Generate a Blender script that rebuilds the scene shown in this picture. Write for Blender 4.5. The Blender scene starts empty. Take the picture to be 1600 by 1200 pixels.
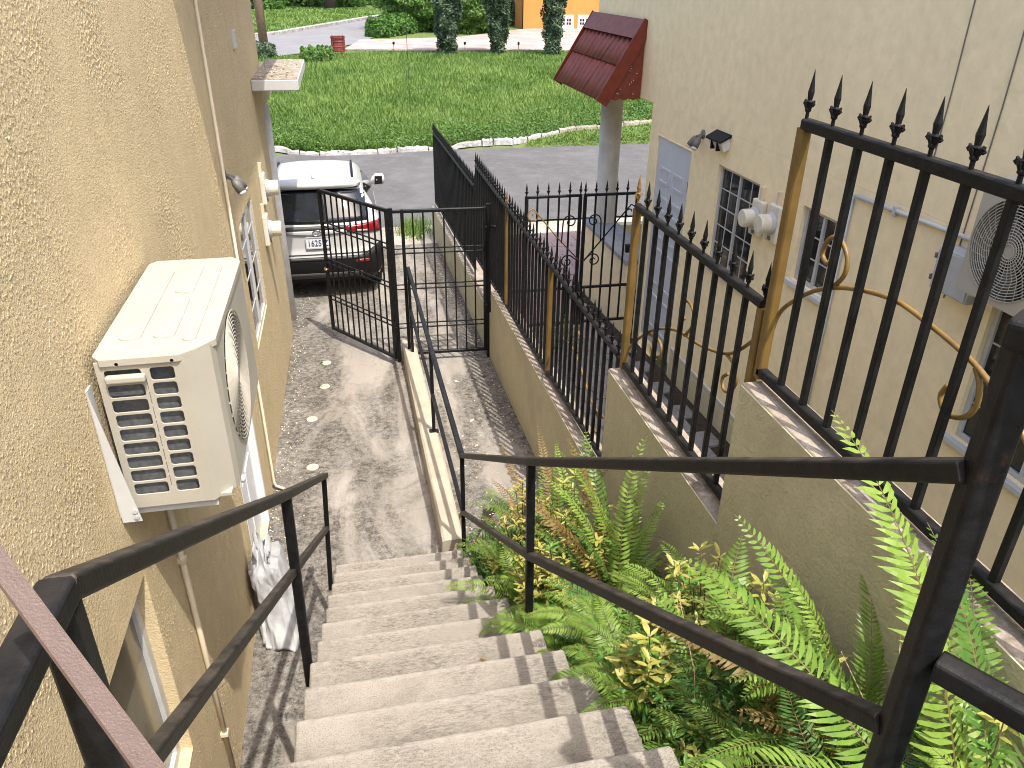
import bpy, bmesh, math, random
import numpy as np
from mathutils import Vector, Matrix
R = math.radians
random.seed(7); rng = np.random.default_rng(7)
scn = bpy.context.scene
# ------------------------------------------------------------------ camera, sky, sun, exposure
cam_d = bpy.data.cameras.new('camera'); cam = bpy.data.objects.new('camera', cam_d)
scn.collection.objects.link(cam); scn.camera = cam
cam_d.sensor_width = 36.0; cam_d.lens = 1202.0/1600*36; cam_d.clip_start = 0.05; cam_d.clip_end = 600
cam.location = (0, 0, 4.0)
cam.rotation_euler = (Matrix.Rotation(R(-12.0), 4, 'Z') @ Matrix.Rotation(R(90-28.1), 4, 'X') @ Matrix.Rotation(R(0.7), 4, 'Z')).to_euler()
SUN = Vector((0.19, -0.43, 1.0)).normalized()
w = bpy.data.worlds.new('World'); scn.world = w; w.use_nodes = True
nt = w.node_tree; bg = nt.nodes['Background']
sky = nt.nodes.new('ShaderNodeTexSky'); sky.sky_type = 'NISHITA'; sky.sun_disc = False
sky.sun_elevation = math.asin(SUN.z); sky.sun_rotation = math.atan2(SUN.x, SUN.y)
sky.air_density = 1.0; sky.dust_density = 4.0; sky.ozone_density = 1.0
nt.links.new(sky.outputs[0], bg.inputs[0]); bg.inputs[1].default_value = 0.15
sl = bpy.data.lights.new('sun', 'SUN'); sl.energy = 2.15; sl.angle = R(0.53); sl.color = (1, .96, .88)
so = bpy.data.objects.new('sun', sl); scn.collection.objects.link(so)
so.rotation_euler = SUN.to_track_quat('Z', 'Y').to_euler()
scn.view_settings.view_transform = 'Standard'; scn.view_settings.look = 'None'
scn.view_settings.gamma = 1; scn.view_settings.use_curve_mapping = False
scn.view_settings.exposure = 1.48
scn.render.engine = 'CYCLES'; scn.cycles.filter_width = 1.0; scn.cycles.max_bounces = 5; scn.cycles.diffuse_bounces = 4; scn.cycles.transmission_bounces = 3; scn.cycles.sample_clamp_indirect = 6
COL = scn.collection

# ------------------------------------------------------------------ materials
class NG:
    def __init__(s, name):
        s.m = bpy.data.materials.new(name); s.m.use_nodes = True; s.t = s.m.node_tree
        s.b = s.t.nodes['Principled BSDF']; s.out = s.t.nodes['Material Output']; s._pos = None
    def n(s, kind, **kw):
        nd = s.t.nodes.new(kind)
        for k, v in kw.items():
            if k in nd.inputs: s.set(nd.inputs[k], v)
            else: setattr(nd, k, v)
        return nd
    def set(s, sock, v):
        if isinstance(v, bpy.types.NodeSocket): s.t.links.new(v, sock)
        else: sock.default_value = (*v, 1) if (isinstance(v, tuple) and len(v) == 3 and sock.type == 'RGBA') else v
    def pos(s, scale=(1, 1, 1), rot=(0, 0, 0), local=False):
        if local: src = s.n('ShaderNodeTexCoord').outputs['Object']
        else: src = s.n('ShaderNodeNewGeometry').outputs['Position']
        return s.n('ShaderNodeMapping', Vector=src, Scale=scale, Rotation=rot).outputs[0]
    def noise(s, vec, scale, detail=4, rough=.55, dist=0):
        return s.n('ShaderNodeTexNoise', Vector=vec, Scale=scale, Detail=detail, Roughness=rough, Distortion=dist).outputs[0]
    def ramp(s, fac, a, b):
        return s.n('ShaderNodeMapRange', Value=fac, **{'From Min': a, 'From Max': b}).outputs[0]
    def mix(s, f, a, b, mode='MIX'):
        nd = s.n('ShaderNodeMix', data_type='RGBA', blend_type=mode)
        s.set(nd.inputs[0], f); s.set(nd.inputs[6], a); s.set(nd.inputs[7], b); return nd.outputs[2]
    def math(s, op, a, b=0.0):
        nd = s.n('ShaderNodeMath', operation=op); s.set(nd.inputs[0], a); s.set(nd.inputs[1], b); return nd.outputs[0]
    def bump(s, h, dist, strength=1.0, normal=None):
        nd = s.n('ShaderNodeBump', Height=h, Distance=dist, Strength=strength)
        if normal is not None: s.set(nd.inputs['Normal'], normal)
        return nd.outputs[0]
    def fin(s, color, rough=.8, normal=None, spec=.4, metal=0):
        s.set(s.b.inputs['Base Color'], color); s.set(s.b.inputs['Roughness'], rough)
        s.b.inputs['Metallic'].default_value = metal; s.b.inputs['Specular IOR Level'].default_value = spec
        if normal is not None: s.set(s.b.inputs['Normal'], normal)
        return s.m

def plain(name, c, rough=.5, var=.12, scale=8, bump=0, bscale=60, metal=0, spec=.4, local=False):
    g = NG(name); p = g.pos(local=local)
    f = g.ramp(g.noise(p, scale), .3, .7)
    dk = tuple(v*(1-var) for v in c); lt = tuple(min(1, v*(1+var)) for v in c)
    nrm = g.bump(g.noise(p, bscale, 3), bump) if bump else None
    return g.fin(g.mix(f, dk, lt), rough, nrm, spec, metal)

def stucco(name, c, fs=42, depth=.006, stain=.35, stain_col=(.30, .25, .17), rough=.9, pits_amt=.45):
    g = NG(name); p = g.pos()
    n1 = g.noise(p, fs, 3, .5, .9); n2 = g.noise(p, fs*2.6, 3, .6, .3)
    n3 = g.ramp(g.noise(p, fs*.55, 2, .5, 1.2), .38, .62)
    h = g.math('ADD', g.math('MULTIPLY', g.ramp(n1, .38, .64), .75), g.math('MULTIPLY', n2, .45))
    h = g.math('ADD', h, g.math('MULTIPLY', n3, .3))
    big = g.ramp(g.noise(p, 1.1, 5, .6), .46, .74)
    med = g.ramp(g.noise(p, 9, 3), .3, .7)
    pits = g.ramp(n1, .47, .3)  # mask for a darker tone in the low spots of the bump
    col = g.mix(med, tuple(v*.93 for v in c), tuple(min(1, v*1.05) for v in c))
    col = g.mix(g.math('MULTIPLY', big, stain), col, stain_col)
    stk = g.math('MULTIPLY', g.ramp(g.noise(g.pos(scale=(5, 5, .22)), 2.2, 5, .65, .2), .56, .78), g.ramp(g.noise(p, .7, 3), .42, .62))
    col = g.mix(g.math('MULTIPLY', stk, stain*.9), col, tuple(v*.72 for v in c))
    col = g.mix(g.math('MULTIPLY', pits, pits_amt), col, tuple(v*.55 for v in c))
    return g.fin(col, rough, g.bump(h, depth), .06)

def concrete(name, base, dark, light, s=1.0, streak=None, amount=.6, speck=.5, bumpd=.003):
    g = NG(name); p = g.pos()
    ps = g.pos(scale=streak) if streak else p
    a = g.ramp(g.noise(p, 1.5*s, 6, .65, .4), .38, .60)
    b = g.ramp(g.noise(ps, 11*s, 5, .7, .2), .32, .60)
    st = g.math('MULTIPLY', g.math('MULTIPLY', a, b), amount)
    c = g.ramp(g.noise(p, 4.3*s, 4, .6), .45, .72)
    col = g.mix(g.math('MULTIPLY', c, .6), base, light)
    fine = g.noise(ps, 150, 3, .7); sp = g.ramp(fine, .53, .68)
    col = g.mix(st, col, dark)
    col = g.mix(g.math('MULTIPLY', sp, speck), col, tuple(v*.62 for v in base))
    col = g.mix(g.math('MULTIPLY', g.ramp(g.noise(p, 70, 2), .62, .72), .5), col, tuple(v*.35 for v in base))
    h = g.math('ADD', g.noise(ps, 45, 4, .7), g.math('MULTIPLY', fine, .5))
    return g.fin(col, .92, g.bump(h, bumpd), .25)

def leafmat(name, c1, c2, scale=25, trans=.35, rough=.45):
    g = NG(name); p = g.pos()
    f = g.ramp(g.noise(p, scale, 3, .6), .32, .68)
    col = g.mix(f, c1, c2); g.fin(col, rough, None, .35)
    tr = g.n('ShaderNodeBsdfTranslucent'); g.set(tr.inputs['Color'], g.mix(.5, col, g.mix(1.0, col, (1.0, 1.0, .35), 'MULTIPLY')))
    mx = g.n('ShaderNodeMixShader'); mx.inputs[0].default_value = trans
    g.t.links.new(g.b.outputs[0], mx.inputs[1]); g.t.links.new(tr.outputs[0], mx.inputs[2]); g.t.links.new(mx.outputs[0], g.out.inputs[0])
    return g.m

def glassy(name, c, rough=.05):
    g = NG(name); p = g.pos(); f = g.ramp(g.noise(p, 3, 3), .35, .7)
    return g.fin(g.mix(f, c, tuple(v*1.6+.004 for v in c)), rough, None, .6)

def iron(name, c, dust=.35):
    g = NG(name); p = g.pos()
    nz = g.n('ShaderNodeSeparateXYZ', Vector=g.n('ShaderNodeNewGeometry').outputs['Normal']).outputs[2]
    up = g.math('MULTIPLY', g.ramp(nz, .3, .95), g.ramp(g.noise(p, 14, 5, .65), .35, .75))
    col = g.mix(g.ramp(g.noise(p, 30, 4), .35, .7), c, tuple(v*1.7+.004 for v in c))
    rs = g.math('MULTIPLY', g.ramp(g.noise(p, 9, 4, .7), .66, .74), g.ramp(g.noise(p, 70, 3), .45, .6)); col = g.mix(g.math('MULTIPLY', rs, .6), col, (.06, .025, .012))
    col = g.mix(g.math('MULTIPLY', up, dust), col, (.115, .093, .072))      # settled dust on faces that look up
    return g.fin(col, .5, g.bump(g.noise(p, 180, 3), .0008), .22)

M = {}
M['stucco'] = stucco('yellow_stucco', (.60, .48, .295), 90, .0014, .34, (.40, .325, .195), .9, .35)
M['stucco_fine'] = stucco('yellow_stucco_fine', (.60, .48, .295), 60, .005, .30, (.40, .325, .195))
M['cream'] = stucco('cream_render', (.88, .735, .47), 13, .0010, .26, (.70, .58, .385), .9, .10)
M['olive'] = stucco('olive_render', (.57, .515, .345), 40, .0016, .45, (.32, .29, .20), .9, .25)
M['copeconc'] = concrete('coping_concrete', (.34, .28, .22), (.10, .075, .055), (.50, .45, .38), 2.2, None, .8)
def drive_mat():
    g = NG('driveway_concrete'); p = g.pos(); ps = g.pos(scale=(1.5, .55, 1))
    x = g.n('ShaderNodeSeparateXYZ', Vector=p).outputs[0]
    base, light, dark = (.240, .216, .184), (.335, .306, .268), (.034, .031, .027)
    col = g.mix(g.ramp(g.noise(ps, 1.7, 5, .6, .5), .38, .68), base, light)
    col = g.mix(g.math('MULTIPLY', g.ramp(g.noise(p, .9, 3), .48, .62), .35), col, (.30, .255, .215))
    edge = g.math('ADD', g.ramp(x, -.28, -.86), g.ramp(x, 1.12, 1.50))
    a = g.math('ADD', g.noise(ps, 1.15, 6, .66, .7), g.math('MULTIPLY', edge, .13))
    m1 = g.ramp(a, .40, .56); b = g.ramp(g.noise(p, 17, 6, .78, .3), .36, .60); c = g.ramp(g.noise(p, 60, 4, .75), .36, .60)
    st = g.math('MULTIPLY', m1, g.math('ADD', g.math('MULTIPLY', b, .72), g.math('MULTIPLY', c, .36)))
    col = g.mix(g.math('MULTIPLY', st, .92), col, dark)
    spk = g.ramp(g.noise(p, 120, 3, .8), .58, .66); col = g.mix(g.math('MULTIPLY', spk, .5), col, (.11, .098, .085))
    lt = g.ramp(g.noise(p, 34, 3, .8), .66, .72); col = g.mix(g.math('MULTIPLY', lt, .5), col, (.52, .48, .43))
    cr = g.n('ShaderNodeTexVoronoi', feature='DISTANCE_TO_EDGE', Vector=g.n('ShaderNodeVectorMath', operation='ADD', **{}).outputs[0], Scale=.55)
    vm = cr.inputs['Vector'].links[0].from_node; g.t.links.new(p, vm.inputs[0]); nz = g.n('ShaderNodeTexNoise', Vector=p, Scale=3.0, Detail=4.0); g.t.links.new(nz.outputs[1], vm.inputs[1])
    crk = g.ramp(cr.outputs[0], .006, .002); col = g.mix(g.math('MULTIPLY', crk, .22), col, (.05, .045, .04))
    h = g.math('ADD', g.noise(p, 50, 5, .75), g.math('MULTIPLY', crk, -.5))
    return g.fin(col, .93, g.bump(h, .004), .2)
M['drive'] = drive_mat()
M['drive2'] = concrete('apron_concrete', (.40, .35, .29), (.14, .125, .105), (.55, .50, .44), .9, None, .7, .5)
M['step'] = concrete('step_concrete', (.43, .385, .33), (.17, .15, .125), (.54, .50, .44), 1.2, (.22, 1.6, 1), .8, .6, .0035)
def step_mat():
    g = NG('step_concrete'); p = g.pos(); ps = g.pos(scale=(.42, 1.25, 1))
    gen = g.n('ShaderNodeSeparateXYZ', Vector=g.n('ShaderNodeTexCoord').outputs['Generated']).outputs[1]
    base, dark, light = (.270, .240, .200), (.050, .045, .037), (.38, .345, .295)
    big = g.ramp(g.noise(p, 2.3, 5, .65, .3), .40, .68)
    col = g.mix(g.math('MULTIPLY', big, .6), base, (.335, .300, .255))
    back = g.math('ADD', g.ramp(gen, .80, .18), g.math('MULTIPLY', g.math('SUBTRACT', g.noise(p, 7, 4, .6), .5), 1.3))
    grain = g.ramp(g.noise(ps, 85, 5, .75), .42, .62)
    fine = g.ramp(g.noise(p, 210, 3, .7), .50, .66)
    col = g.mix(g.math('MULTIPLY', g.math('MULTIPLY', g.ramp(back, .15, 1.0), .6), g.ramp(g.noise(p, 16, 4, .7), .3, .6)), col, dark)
    wornm = g.ramp(g.noise(p, 3.1, 4, .6), .62, .38)
    col = g.mix(g.math('MULTIPLY', g.math('MULTIPLY', grain, wornm), .62), col, dark)
    col = g.mix(g.math('MULTIPLY', fine, .45), col, dark)
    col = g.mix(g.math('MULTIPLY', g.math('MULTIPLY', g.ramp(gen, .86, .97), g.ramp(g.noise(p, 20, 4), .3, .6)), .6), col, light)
    h = g.math('ADD', g.noise(ps, 60, 5, .75), g.math('MULTIPLY', fine, -.4))
    return g.fin(col, .92, g.bump(h, .0022), .2)
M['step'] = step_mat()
M['stair_side'] = concrete('stair_side_render', (.36, .31, .25), (.12, .10, .08), (.45, .40, .33), 2, None, .8)
M['ledge'] = plain('ledge_paint', (.40, .352, .27), .8, .12, 5, .002, 90)
M['iron'] = iron('black_iron', (.0045, .0047, .0052), .16)
M['iron_warm'] = iron('black_iron_dusty', (.007, .0062, .0055), .85)
M['gold'] = plain('gold_paint', (.195, .118, .035), .45, .35, 12, .001, 80)
M['goldpost'] = plain('gold_post_paint', (.150, .088, .022), .5, .2, 9, .001, 80)
M['white'] = plain('white_metal', (.50, .495, .48), .45, .05, 6)
M['acbody'] = plain('ac_cream_plastic', (.395, .365, .300), .42, .06, 5, .0004, 120)
M['acdark'] = plain('ac_coil', (.10, .105, .11), .6, .3, 60)
M['acin'] = plain('ac_inside', (.03, .03, .03), .8, .2, 20)
M['door'] = plain('grey_door_paint', (.50, .52, .57), .5, .05, 4)
M['wdoor'] = plain('white_door_paint', (.66, .66, .68), .4, .06, 6)
M['alu'] = plain('aluminium_frame', (.46, .455, .445), .35, .08, 10)
M['pane'] = glassy('dark_window_glass', (.014, .015, .016))
M['panel'] = glassy('tinted_window_glass', (.16, .14, .10), .12)
M['pvc'] = plain('conduit_cream', (.62, .53, .38), .5, .08, 9)
M['grey'] = plain('grey_steel_box', (.42, .43, .44), .45, .08, 10)
M['darkgrey'] = plain('dark_grey_plastic', (.13, .125, .115), .5, .2, 20)
M['meter'] = plain('meter_shell', (.62, .58, .48), .5, .10, 14)
M['red'] = plain('red_roof_sheet', (.165, .034, .018), .55, .25, 9, .001, 60)
M['redfascia'] = plain('red_fascia_paint', (.155, .026, .012), .5, .2, 9)
M['column'] = plain('column_paint', (.62, .60, .55), .8, .12, 7, .001, 60)
M['greywash'] = plain('grey_ledge_paint', (.30, .30, .30), .8, .15, 6)
M['asphalt'] = concrete('asphalt_road', (.112, .107, .105), (.07, .067, .063), (.165, .158, .154), .5, None, .6, .6, .006)
M['asphalt_far'] = concrete('asphalt_lane', (.19, .185, .19), (.14, .135, .13), (.24, .235, .235), .3, None, .5, .3, .004)
M['kerb'] = concrete('painted_kerb', (.42, .415, .40), (.13, .115, .09), (.50, .495, .48), 1.4, None, .9, .25)
M['kerbold'] = concrete('worn_kerb', (.34, .30, .24), (.12, .10, .07), (.48, .45, .38), 1.4, None, .9, .35)
M['grassground'] = concrete('grass_soil', (.12, .17, .045), (.08, .11, .03), (.16, .20, .065), .5, None, .7, .4, .02)
M['grass'] = leafmat('grass_blade', (.095, .180, .032), (.195, .285, .068), .45, .35, .6)
M['weed'] = leafmat('bank_weed_leaf', (.055, .13, .022), (.12, .215, .04), 1.3, .3, .5)
M['soil'] = concrete('bed_soil', (.06, .045, .03), (.025, .02, .014), (.10, .08, .055), 3, None, .7, .5, .03)
M['paver'] = concrete('pink_paver', (.34, .24, .215), (.2, .155, .14), (.4, .31, .285), 2, None, .5, .4)
M['yardpaver'] = concrete('grey_paver', (.20, .195, .19), (.09, .09, .085), (.28, .27, .26), 2, None, .7, .5)
M['fern'] = leafmat('fern_leaf', (.105, .20, .026), (.21, .33, .052), 14, .38, .4)
M['fern_light'] = leafmat('fern_leaf_light', (.19, .30, .042), (.31, .44, .095), 14, .42, .4)
M['fern_dark'] = leafmat('fern_leaf_dark', (.05, .125, .022), (.10, .20, .038), 14, .32, .4)
M['fern_brown'] = leafmat('fern_leaf_brown', (.14, .085, .025), (.24, .16, .05), 20, .3, .5)
M['rachis'] = plain('fern_stem', (.16, .13, .045), .6, .2, 20)
M['yellow'] = leafmat('yellow_leaf', (.34, .33, .055), (.50, .46, .15), 18, .35, .4)
M['shrub'] = leafmat('shrub_leaf', (.08, .19, .028), (.18, .32, .06), 18, .34, .4)
M['cover'] = leafmat('ground_cover_leaf', (.05, .15, .028), (.11, .25, .05), 20, .32, .5)
M['stem'] = plain('shrub_stem', (.13, .09, .05), .8, .2, 20)
M['straw'] = plain('dry_stalk', (.42, .31, .17), .7, .2, 20)
M['cypress'] = leafmat('cypress_leaf', (.045, .080, .040), (.115, .165, .09), 2.5, .2, .6)
M['arbor'] = leafmat('arborvitae_leaf', (.06, .14, .025), (.16, .28, .05), 1.8, .25, .6)
M['hedge'] = leafmat('hedge_leaf', (.05, .13, .025), (.11, .22, .04), 2.5, .25, .6)
M['bark'] = plain('bark', (.10, .075, .055), .9, .3, 12, .01, 25)
M['pole'] = plain('weathered_pole_wood', (.24, .155, .10), .85, .25, 9, .006, 40)
M['orange'] = plain('orange_wall_paint', (.56, .225, .055), .8, .06, 1.5, .002, 40)
M['housewhite'] = plain('house_white_paint', (.50, .50, .485), .7, .06, 3)
M['rust'] = plain('rusty_red_drum', (.17, .035, .03), .75, .4, 12, .004, 30)
M['bag'] = NG('white_woven_sack')
g = M['bag']; p_ = g.pos(); M['bag'] = g.fin(g.mix(g.ramp(g.noise(p_, 12, 4), .35, .7), (.34, .34, .345), (.44, .44, .44)), .9, g.bump(g.n('ShaderNodeTexWave', Vector=p_, Scale=90.0, Distortion=1.0).outputs[0], .0008), .1)
M['strap'] = plain('pink_beige_leather', (.118, .082, .068), .5, .08, 60, .0009, 420)
M['thread'] = plain('strap_thread', (.20, .13, .11), .8, .1, 60)
M['carpaint'] = plain('white_car_paint', (.47, .47, .46), .22, .02, 2, spec=.6)
M['carblack'] = plain('black_car_trim', (.009, .009, .0095), .6, .15, 20, spec=.2)
M['cargrey'] = plain('grey_car_trim', (.05, .05, .05), .5, .15, 20)
M['carglass'] = glassy('car_glass', (.010, .012, .015), .03)
M['carred'] = plain('red_lamp_lens', (.20, .006, .008), .12, .2, 30, spec=.7)
M['carclear'] = plain('clear_lamp_lens', (.45, .42, .42), .15, .1, 30, spec=.7)
M['chrome'] = plain('chrome', (.6, .6, .62), .15, .05, 10, metal=1)
M['plate'] = plain('plate_white', (.66, .68, .74), .5, .03, 30)
M['ink'] = plain('plate_ink', (.02, .03, .09), .5, .1, 30)
M['tyre'] = plain('tyre_rubber', (.02, .02, .02), .85, .15, 20)
M['cap'] = plain('drain_cap_cream', (.45, .40, .31), .7, .12, 14)
M['brass'] = plain('brass_knob', (.62, .50, .26), .25, .1, 20, metal=1)
M['rope'] = plain('dark_cable', (.02, .02, .02), .6, .1, 20)
M['lens'] = plain('lamp_diffuser', (.60, .60, .58), .25, .05, 20)
M['litter'] = plain('dry_litter', (.45, .40, .30), .8, .3, 30)

# ------------------------------------------------------------------ mesh helpers
def wloc(o):
    v = Vector((0, 0, 0))
    while o is not None: v += o.location; o = o.parent
    return v
class MB:
    def __init__(s): s.v = []; s.f = []; s.smooth = False
    def add(s, vs, fs):
        o = len(s.v); s.v += [tuple(v) for v in vs]; s.f += [tuple(i+o for i in f) for f in fs]; return s
    def box(s, x0, x1, y0, y1, z0, z1):
        return s.add([(x0,y0,z0),(x1,y0,z0),(x1,y1,z0),(x0,y1,z0),(x0,y0,z1),(x1,y0,z1),(x1,y1,z1),(x0,y1,z1)],
                     [(3,2,1,0),(4,5,6,7),(0,1,5,4),(1,2,6,5),(2,3,7,6),(3,0,4,7)])
    def bar(s, p0, p1, w, h=None, up=(0, 0, 1), ch=.14):
        h = h or w; p0, p1 = Vector(p0), Vector(p1); d = (p1-p0).normalized(); up = Vector(up)
        if abs(d.dot(up)) > .99: up = Vector((0, 1, 0))
        a = d.cross(up).normalized(); b = a.cross(d); c = min(w, h)*ch
        prof = [(-w/2+c,-h/2),(w/2-c,-h/2),(w/2,-h/2+c),(w/2,h/2-c),(w/2-c,h/2),(-w/2+c,h/2),(-w/2,h/2-c),(-w/2,-h/2+c)]
        vs = [p+a*x+b*y for p in (p0, p1) for x, y in prof]
        fs = [(i, (i+1) % 8, 8+(i+1) % 8, 8+i) for i in range(8)]+[tuple(range(7, -1, -1)), tuple(range(8, 16))]
        return s.add(vs, fs)
    def tube(s, pts, r, n=8, caps=True, flat=None):
        pts = [Vector(p) for p in pts]; rs = r if isinstance(r, (list, tuple)) else [r]*len(pts)
        vs = []; ref = None
        for i, p in enumerate(pts):
            d = (pts[min(i+1, len(pts)-1)]-pts[max(i-1, 0)]).normalized()
            if ref is None: ref = Vector((0, 0, 1)) if abs(d.z) < .9 else Vector((1, 0, 0))
            a = d.cross(ref); a = a.normalized() if a.length > 1e-5 else Vector((1, 0, 0)); b = a.cross(d).normalized(); ref = b
            for k in range(n):
                t = 2*math.pi*k/n; vs.append(p+a*(math.cos(t)*rs[i])+b*(math.sin(t)*rs[i]*(flat or 1)))
        fs = [(i*n+k, i*n+(k+1) % n, (i+1)*n+(k+1) % n, (i+1)*n+k) for i in range(len(pts)-1) for k in range(n)]
        if caps: fs += [tuple(range(n-1, -1, -1)), tuple(range((len(pts)-1)*n, len(pts)*n))]
        return s.add(vs, fs)
    def lathe(s, prof, n=12, c=(0, 0, 0), axis='z'):
        vs = []
        for r_, h in prof:
            for k in range(n):
                t = 2*math.pi*k/n; x, y = r_*math.cos(t), r_*math.sin(t)
                q = (x, y, h) if axis == 'z' else ((h, x, y) if axis == 'x' else (x, h, -y))
                vs.append((q[0]+c[0], q[1]+c[1], q[2]+c[2]))
        m = len(prof)
        fs = [(i*n+k, i*n+(k+1) % n, (i+1)*n+(k+1) % n, (i+1)*n+k) for i in range(m-1) for k in range(n)]
        fs += [tuple(range(n-1, -1, -1)), tuple(range((m-1)*n, m*n))]
        return s.add(vs, fs)
    def mesh(s, name, org=(0, 0, 0), smooth=None):
        me = bpy.data.meshes.new(name)
        me.from_pydata([(v[0]-org[0], v[1]-org[1], v[2]-org[2]) for v in s.v], [], s.f); me.update()
        if s.smooth if smooth is None else smooth:
            me.polygons.foreach_set('use_smooth', [True]*len(me.polygons))
        return me
    def build(s, name, mat, parent=None, at=None, smooth=False, bevel=0, seg=2, fixn=True):
        if parent is not None: org = wloc(parent)
        else: org = Vector(at) if at is not None else Vector((0, 0, 0))
        me = s.mesh(name, org, smooth)
        if fixn:
            bm = bmesh.new(); bm.from_mesh(me); bmesh.ops.recalc_face_normals(bm, faces=bm.faces); bm.to_mesh(me); bm.free()
        return link(name, me, mat, parent, None if parent is not None else org, bevel, seg)
def link(name, me, mat, parent=None, loc=None, bevel=0, seg=2):
    o = bpy.data.objects.new(name, me); COL.objects.link(o)
    if mat is not None and len(me.materials) == 0: me.materials.append(M[mat] if isinstance(mat, str) else mat)
    if parent is not None: o.parent = parent
    if loc is not None: o.location = loc
    if bevel:
        md = o.modifiers.new('bevel', 'BEVEL'); md.width = bevel; md.segments = seg; md.limit_method = 'ANGLE'; md.angle_limit = R(40); md.harden_normals = False
    return o
def put(name, me, mat, parent, wpos, rot=None):       # shared mesh at a world position under a parent
    o = link(name, me, mat, parent, Vector(wpos)-wloc(parent))
    if rot is not None: o.rotation_euler = rot
    return o
def tag(o, label=None, cat=None, group=None, kind=None):
    if label: o['label'] = label
    if cat: o['category'] = cat
    if group: o['group'] = group
    if kind: o['kind'] = kind
    return o
def thing(name, loc, label, cat, group=None):
    o = bpy.data.objects.new(name, None); COL.objects.link(o); o.location = loc; o.empty_display_size = .1
    return tag(o, label, cat, group)
def plate(outer, holes, thick, mapf, bevel=0):
    """flat polygon with holes, extruded: pts are 2-D, mapf(u,v,w)->xyz ; w runs from 0 to thick"""
    cu = bpy.data.curves.new('tmp', 'CURVE'); cu.dimensions = '2D'; cu.fill_mode = 'BOTH'
    for loop in [outer]+holes:
        sp = cu.splines.new('POLY'); sp.points.add(len(loop)-1); sp.use_cyclic_u = True
        for q, pt in zip(sp.points, loop): q.co = (pt[0], pt[1], 0, 1)
    cu.extrude = thick/2; cu.bevel_depth = bevel; cu.bevel_resolution = 1
    o = bpy.data.objects.new('tmp', cu); COL.objects.link(o)
    dg = bpy.context.evaluated_depsgraph_get(); dg.update(); ev = o.evaluated_get(dg); me = ev.to_mesh()
    mb = MB(); mb.v = [tuple(mapf(v.co.x, v.co.y, v.co.z+thick/2)) for v in me.vertices]; mb.f = [tuple(p.vertices) for p in me.polygons]
    ev.to_mesh_clear(); bpy.data.objects.remove(o); bpy.data.curves.remove(cu)
    return mb
def rrect(u0, u1, v0, v1, r, n=4):
    pts = []
    for cu, cv, a0 in ((u1-r, v1-r, 0), (u0+r, v1-r, 90), (u0+r, v0+r, 180), (u1-r, v0+r, 270)):
        for k in range(n+1):
            a = R(a0+90*k/n); pts.append((cu+r*math.cos(a), cv+r*math.sin(a)))
    return pts
def rect(u0, u1, v0, v1): return [(u0, v0), (u1, v0), (u1, v1), (u0, v1)]
def text_mesh(txt, size, depth, mapf):
    cu = bpy.data.curves.new('tmp', 'FONT'); cu.body = txt; cu.size = size; cu.extrude = depth/2; cu.align_x = 'CENTER'; cu.align_y = 'CENTER'; cu.resolution_u = 3
    o = bpy.data.objects.new('tmp', cu); COL.objects.link(o)
    dg = bpy.context.evaluated_depsgraph_get(); dg.update(); ev = o.evaluated_get(dg); me = ev.to_mesh()
    mb = MB(); mb.v = [tuple(mapf(v.co.x, v.co.y, v.co.z+depth/2)) for v in me.vertices]; mb.f = [tuple(p.vertices) for p in me.polygons]
    ev.to_mesh_clear(); bpy.data.objects.remove(o); bpy.data.curves.remove(cu)
    return mb
def quads_mesh(name, V, nper, mat_or_none=None, smooth=False):
    """V: (N*nper,3) array of separate nper-gons"""
    V = np.asarray(V, dtype=np.float32); N = len(V)//nper
    me = bpy.data.meshes.new(name); me.vertices.add(len(V)); me.vertices.foreach_set('co', V.ravel())
    me.loops.add(len(V)); me.loops.foreach_set('vertex_index', np.arange(len(V), dtype=np.int32))
    me.polygons.add(N); me.polygons.foreach_set('loop_start', np.arange(0, len(V), nper, dtype=np.int32))
    me.update(calc_edges=True); return me
def leaf_cloud(P, size, aspect=.5, tilt=1.0, out=None, rg=rng):
    """4-gon pointed leaves at points P; size array; out: preferred facing normals"""
    n = len(P); d = rg.normal(size=(n, 3)); d /= np.linalg.norm(d, axis=1)[:, None]
    nn = rg.normal(size=(n, 3))*tilt
    if out is not None: nn = nn+out
    nn /= np.linalg.norm(nn, axis=1)[:, None]
    d -= nn*(d*nn).sum(1)[:, None]; d /= np.linalg.norm(d, axis=1)[:, None]; b = np.cross(nn, d)
    s = np.asarray(size).reshape(-1, 1)*np.ones((n, 1))
    V = np.stack([P-d*s*.5, P+b*s*aspect*.5-d*s*.05, P+d*s*.5, P-b*s*aspect*.5-d*s*.05], 1)
    return V.reshape(-1, 3)

# ------------------------------------------------------------------ ground levels
def gz(y): return -0.05*max(0.0, min(y, 15.5)-4.7)
def tz(y):
    if y <= 22.8: return gz(y)
    if y < 34: t = (y-22.8)/11.2; return -.42+t*(2-t)
    return .58+.3*min(1, (y-34)/30)
def sheet(name, outline_fn, ys, zoff, mat, zf=tz, nx=8, skirt=None):
    mb = MB()
    for y in ys:
        x0, x1 = outline_fn(y)
        for i in range(nx+1): x = x0+(x1-x0)*i/nx; mb.v.append((x, y, zf(y)+zoff))
    n = nx+1
    for j in range(len(ys)-1):
        for i in range(nx): mb.f.append((j*n+i, j*n+i+1, (j+1)*n+i+1, (j+1)*n+i))
    return tag(mb.build(name, mat), kind='structure')
def frange(a, b, n): return [a+(b-a)*i/n for i in range(n+1)]

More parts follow.
